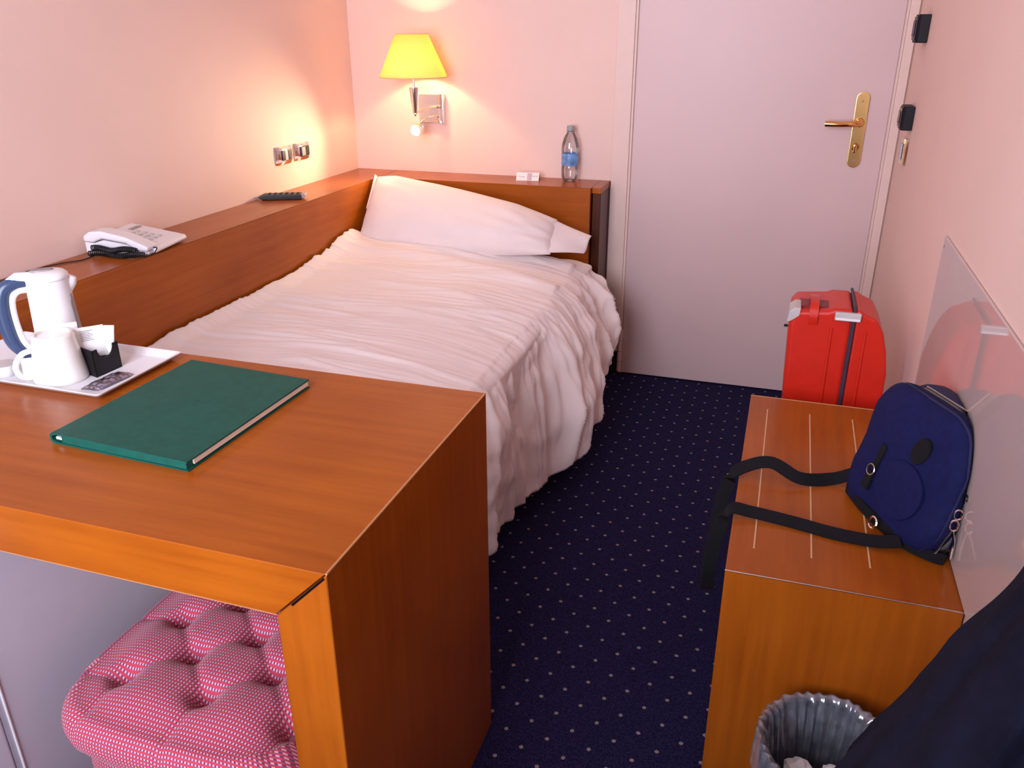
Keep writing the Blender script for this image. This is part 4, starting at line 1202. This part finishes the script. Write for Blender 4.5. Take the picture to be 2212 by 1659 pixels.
# local frame: U along the face (far -> near), V up the face, Nn out of the face
B0 = Vector((1.897, -1.640, ZB + 0.004))
U = Vector((0.100, -0.190, 0.0)); UL = U.length; U.normalize()
V = Vector((0.055, 0.030, 0.25)).normalized(); V = (V - U * V.dot(U)).normalized()
Nn = U.cross(V).normalized()
if Nn.x > 0: Nn = -Nn
def bag_pt(u, v, n): return B0 + U * u + V * v + Nn * n
CU, CV = 0.132, 0.122
def _outline_pts():
    u0, u1, v0, v1 = 0.002, 0.264, -0.004, 0.247
    pts = []
    for (cu, cv, r, a0) in ((u1, v0, 0.075, -PI / 2), (u1, v1, 0.085, 0), (u0, v1, 0.055, PI / 2), (u0, v0, 0.040, PI)):
        ou = cu - r if cu == u1 else cu + r; ov = cv - r if cv == v1 else cv + r
        for k in range(9): pts.append((ou + r * math.cos(a0 + PI / 2 * k / 8), ov + r * math.sin(a0 + PI / 2 * k / 8)))
    P = [Vector((a, b, 0)) for a, b in pts]; P.append(P[0])
    L = [0]
    for a, b in zip(P, P[1:]): L.append(L[-1] + (b - a).length)
    out = []
    for k in range(64):
        d = L[-1] * k / 64
        for i in range(len(P) - 1):
            if L[i] <= d <= L[i + 1]:
                q = P[i].lerp(P[i + 1], (d - L[i]) / max(L[i + 1] - L[i], 1e-9)); out.append((q.x, q.y)); break
    return out
OUTL = _outline_pts()
def outline(k, n=64): return OUTL[k % 64]
def bag_layer_mesh(name, layers, mat, lump=0.004, cap=True, parent=bp, uvshift=(0, 0)):
    bm = bmesh.new(); n = 64; R_ = []
    for (sc, d) in layers:
        ring = []
        for k in range(n):
            u, v = outline(k, n)
            u = CU + (u - CU) * sc + uvshift[0]; v = CV + (v - CV) * sc + uvshift[1]
            p = bag_pt(u, v, d)
            nz = noise.noise(p * 14) * lump + noise.noise(p * 40) * lump * 0.35
            p = p + Nn * nz
            p.x = min(p.x, W - 0.010); p.z = max(p.z, ZB + 0.0025)
            ring.append(bm.verts.new(p))
        R_.append(ring)
    for a, b in zip(R_, R_[1:]):
        for k in range(n): bm.faces.new((a[k], a[(k + 1) % n], b[(k + 1) % n], b[k]))
    if cap:
        for ring, flip in ((R_[0], 1), (R_[-1], 0)):
            bm.faces.new(ring[::-1] if flip else ring)
    return link(name, bm, mat, parent, True, 180)
bag_layer_mesh('main_body', [(0.55, -0.118), (0.92, -0.114), (1.02, -0.100), (1.05, -0.080), (1.04, -0.058), (1.01, -0.050)], NAVYBAG2)
bag_layer_mesh('zip_band', [(0.955, -0.054), (0.985, -0.050), (0.985, -0.030), (0.955, -0.028)], ZIPTAPE, 0.001)
fr_ = bag_layer_mesh('front_pocket', [(0.955, -0.034), (1.0, -0.028), (1.012, -0.014), (0.99, -0.002), (0.93, 0.008), (0.80, 0.014), (0.55, 0.016), (0.28, 0.017), (0.06, 0.017)], NAVYBAG, 0.006)
# piping round the front pocket
bm = bmesh.new()
pts = []
for k in range(65):
    u, v = outline(k % 64); p = bag_pt(CU + (u - CU) * 0.985, CV + (v - CV) * 0.985, -0.004)
    p.x = min(p.x, W - 0.012); p.z = max(p.z, ZB + 0.005); pts.append(p)
add_tube(bm, pts, 0.0026, 6, False); link('piping', bm, NAVYBAG2, fr_, True)
# zip teeth along the near side and top
zp = thing  # alias unused
bm = bmesh.new()
pts = []
for k in range(4, 34):
    u, v = outline(k % 64); pts.append(bag_pt(CU + (u - CU) * 0.998, CV + (v - CV) * 0.998, -0.046))
add_tube(bm, pts, 0.0024, 6); link('zip', bm, ZIPM, bp, True)
# compartment seam, flap and dark patches with a ring on the face
def face_patch(name, uv, d, mat, th=0.004, parent=fr_):
    bm = bmesh.new()
    A = [bm.verts.new(bag_pt(u, v, d)) for u, v in uv]; B2 = [bm.verts.new(bag_pt(u, v, d + th)) for u, v in uv]
    bm.faces.new(A[::-1]); bm.faces.new(B2); n = len(A)
    for i in range(n): bm.faces.new((A[i], A[(i + 1) % n], B2[(i + 1) % n], B2[i]))
    bmesh.ops.recalc_face_normals(bm, faces=bm.faces)
    bevel(bm, 0.0015, 2)
    return link(name, bm, mat, parent, True, 50)
def oval(cu, cv, ru, rv, rot, n=18):
    return [(cu + ru * math.cos(2 * PI * k / n) * math.cos(rot) - rv * math.sin(2 * PI * k / n) * math.sin(rot), cv + ru * math.cos(2 * PI * k / n) * math.sin(rot) + rv * math.sin(2 * PI * k / n) * math.cos(rot)) for k in range(n)]
pk = face_patch('pocket_flap', oval(0.160, 0.085, 0.060, 0.052, 0.2, 28), 0.014, NAVYBAG, 0.008)
face_patch('logo_patch', oval(0.170, 0.166, 0.019, 0.026, -0.3), 0.014, STRAPM, 0.006)
face_patch('pull_tab', [(0.078, 0.085), (0.092, 0.085), (0.096, 0.135), (0.082, 0.138)], 0.016, STRAPM, 0.006)
face_patch('pull_tab', [(0.072, 0.045), (0.092, 0.045), (0.092, 0.080), (0.076, 0.080)], 0.016, STRAPM, 0.008)
bm = bmesh.new(); add_tube(bm, [bag_pt(0.086 + 0.010 * math.cos(2 * PI * k / 20), 0.084 + 0.010 * math.sin(2 * PI * k / 20), 0.026) for k in range(21)], 0.0016, 6, False)
link('ring', bm, ZIPM, fr_, True)
# zip pulls and clip hanging at the near side
def near(du, v, n): return bag_pt(0.262 + du, v, n)
bm = bmesh.new(); add_tube(bm, [near(0.004, 0.135, -0.012), near(0.010, 0.140, -0.020), near(0.016, 0.136, -0.022)], [0.006, 0.006, 0.005], 8); link('zip_slider', bm, BLACKPL, bp, True)
c1 = near(0.006, 0.105, -0.012)
bm = bmesh.new()
add_tube(bm, [c1 + Vector((0.006 * math.cos(2 * PI * k / 16), 0, 0.009 * math.sin(2 * PI * k / 16))) for k in range(17)], 0.0016, 6, False)
add_tube(bm, [c1 + Vector((-0.003 + 0.006 * math.cos(2 * PI * k / 16), -0.002, -0.020 + 0.010 * math.sin(2 * PI * k / 16))) for k in range(17)], 0.0018, 6, False)
add_tube(bm, [c1 + Vector((-0.004, -0.002, -0.030)), c1 + Vector((-0.012, -0.004, -0.045)), c1 + Vector((-0.022, -0.006, -0.075))], 0.0020, 6)
add_tube(bm, [c1 + Vector((-0.003, -0.002, -0.030)), c1 + Vector((0.002, -0.006, -0.050)), c1 + Vector((0.002, -0.008, -0.080))], 0.0020, 6)
link('metal_clip', bm, CHROME, bp, True)
# webbing round the foot of the bag
ribbon('bottom_webbing', smooth_path([bag_pt(0.02, 0.012, 0.004), bag_pt(0.10, 0.008, 0.012), bag_pt(0.20, 0.010, 0.010), bag_pt(0.248, 0.014, -0.015), bag_pt(0.262, 0.016, -0.035)], 5), [(0, 0, 1)] * 21, 0.022, 0.003, STRAPM, bp)
# shoulder strap: a loop lying on the bench and hanging over its left edge
sp_ = [(1.925, -1.615, ZB + 0.030), (1.880, -1.622, ZB + 0.010), (1.820, -1.650, ZB + 0.016), (1.765, -1.632, ZB + 0.032), (1.722, -1.640, ZB + 0.024), (1.690, -1.660, ZB + 0.004), (1.674, -1.690, ZB - 0.060), (1.668, -1.735, ZB - 0.140), (1.670, -1.785, ZB - 0.185), (1.672, -1.825, ZB - 0.120), (1.680, -1.820, ZB - 0.030), (1.698, -1.806, ZB + 0.014), (1.735, -1.800, ZB + 0.012), (1.810, -1.806, ZB + 0.008), (1.880, -1.822, ZB + 0.008), (1.945, -1.832, ZB + 0.012), (1.985, -1.832, ZB + 0.020)]
spts = smooth_path(sp_, 6)
wds = []
for p in spts:
    if p.x < 1.70 and p.z < ZB: wds.append((0.95, 0.31, 0.0))
    else: wds.append((0.15, 0.80, 0.55) if p.y > -1.72 else (0.1, 0.9, 0.35))
ribbon('shoulder_strap', spts, wds, 0.026, 0.003, STRAPM, bp)
bm = bmesh.new(); bc = bag_pt(0.150, 0.010, 0.030)
add_tube(bm, [bc + U * 0.010 * math.cos(2 * PI * k / 16) + V * 0.010 * math.sin(2 * PI * k / 16) for k in range(17)], 0.0022, 6, False)
link('strap_buckle', bm, CHROME, bp, True)

# ------------------------------------------------------------------ waste bin with clear liner
bx, by = 1.893, -2.118
bn = thing('waste_bin', (bx, by, 0), 'small dark waste bin with a clear plastic liner in front of the bench', 'bin')
lathe('body', [(0, 0.002), (0.080, 0.002), (0.084, 0.010), (0.104, 0.292), (0.106, 0.296), (0.103, 0.298), (0.100, 0.294), (0.081, 0.016), (0, 0.014)], (bx, by, 0), DARKPL, bn, 48)
def liner(u, v):
    a = 2 * PI * u
    w_ = noise.noise(Vector((math.cos(a) * 3, math.sin(a) * 3, v * 1.5)))
    w2 = noise.noise(Vector((math.cos(a) * 9, math.sin(a) * 9, v * 2.5 + 4)))
    w3 = math.sin(a * 34 + 3 * w_) 
    if v < 0.25:                                             # folded down outside
        t = v / 0.25; r = 0.1085 + 0.003 * (1 - t); z = lerp(0.235 + 0.02 * w_, 0.301, t)
    elif v < 0.35:
        t = (v - 0.25) / 0.10; r = lerp(0.1085, 0.098, t); z = 0.301 + 0.004 * math.sin(PI * t) + 0.004 * w2
    else:
        t = (v - 0.35) / 0.65; r = lerp(0.098, 0.070, t); z = lerp(0.301, 0.07, t)
    amp = 0.0035 if v < 0.3 else 0.011
    r += amp * (w2 * 0.9 + 0.35 * w3 * min(1, v * 2)) if v > 0.35 else amp * 0.35 * (1 + w3)
    if v >= 0.35: r = min(r, lerp(0.0995, 0.079, (v - 0.35) / 0.65))
    return Vector((bx + r * math.cos(a), by + r * math.sin(a), z))
bm = grid_bm(liner, 200, 40); bmesh.ops.remove_doubles(bm, verts=bm.verts, dist=1e-6)
link('liner', bm, LINER, bn, True, 180)
# scrunched tissue in the bin
def tissue(name, c, r, sd, label):
    bm = bmesh.new(); bmesh.ops.create_icosphere(bm, subdivisions=3, radius=1)
    for v in bm.verts:
        d = v.co.normalized(); k = 1 + 0.35 * noise.noise(d * 2.2 + Vector((sd, 0, 0))) + 0.25 * abs(noise.noise(d * 5 + Vector((0, sd, 0))))
        v.co = Vector(c) + Vector((d.x * r * k, d.y * r * k, d.z * r * 0.75 * k))
    o = link(name, bm, PAPER, None, True, 20); tag(o, label, 'paper', 'crumpled paper in the bin'); return o
tissue('crumpled_paper', (1.858, -2.098, 0.212), 0.022, 1.3, 'crumpled white paper at the left inside the lined bin')
tissue('crumpled_paper', (1.914, -2.092, 0.210), 0.021, 5.1, 'crumpled white paper at the right inside the lined bin')
lathe('rubbish', [(0, 0.017), (0.074, 0.017), (0.080, 0.06), (0.084, 0.150), (0.066, 0.182), (0.02, 0.186), (0, 0.186)], (bx, by, 0), pm('grey_rubbish', (0.12, 0.12, 0.14), 0.8), bn, 32, wob=lambda a, z: 0.95 + 0.04 * math.sin(5 * a + 60 * z))

# ------------------------------------------------------------------ dark coat hung over a chair back, right foreground
ct = thing('draped_coat', (1.97, -2.52, 0), 'dark navy coat draped down in the right foreground near the bin', 'coat')
LEV = [(0.0, 1.690), (0.30, 1.735), (0.50, 1.792), (0.646, 1.846), (0.77, 1.897), (0.905, 1.952), (0.985, 1.990), (1.02, 2.02)]
def coat(u, v):
    z = lerp(0.012, 1.012, v)
    xl = interp([(a, b) for a, b in LEV], z)
    # linear between the levels reads better than smoothstep for the straight shoulder line
    for (a, xa), (b, xb3) in zip(LEV, LEV[1:]):
        if a <= z <= b: xl = lerp(xa, xb3, (z - a) / (b - a))
    xr_ = W - 0.012
    cx_ = (xl + xr_) / 2; rx = (xr_ - xl) / 2
    ry = 0.155 - 0.075 * v
    a = 2 * PI * u
    c, s = math.cos(a), math.sin(a)
    e = 2.6
    r = (abs(c) ** e + abs(s) ** e) ** (-1 / e)
    p = Vector((cx_ + rx * r * c, -2.545 + ry * r * s, z))
    ph = a * 5 + 2.2 * noise.noise(Vector((c * 1.5, s * 1.5, v * 2.5))) + 2.0 * v
    f = 0.020 * math.sin(ph) + 0.014 * math.sin(ph * 2.3 + 4 * v) + 0.022 * noise.noise(p * 9) + 0.010 * noise.noise(p * 24)
    f *= (0.35 + 0.65 * (1 - v)) * (0.35 if c < -0.75 else 1.0)
    # a big slanting fold across the face turned to the camera
    if s < 0: f += 0.020 * math.exp(-((p.x - 1.87 - 0.55 * (z - 0.62)) / 0.035) ** 2) - 0.012 * math.exp(-((p.x - 1.98 - 0.4 * (z - 0.62)) / 0.03) ** 2)
    p.x += f * c * 0.6; p.y += f * s
    p.x = min(p.x, W - 0.010)
    return p
bm = grid_bm(coat, 160, 110)
bmesh.ops.remove_doubles(bm, verts=bm.verts, dist=1e-6)
es = [e for e in bm.edges if e.is_boundary]
bmesh.ops.holes_fill(bm, edges=es, sides=400)
link('cloth', bm, COATM, ct, True, 180)
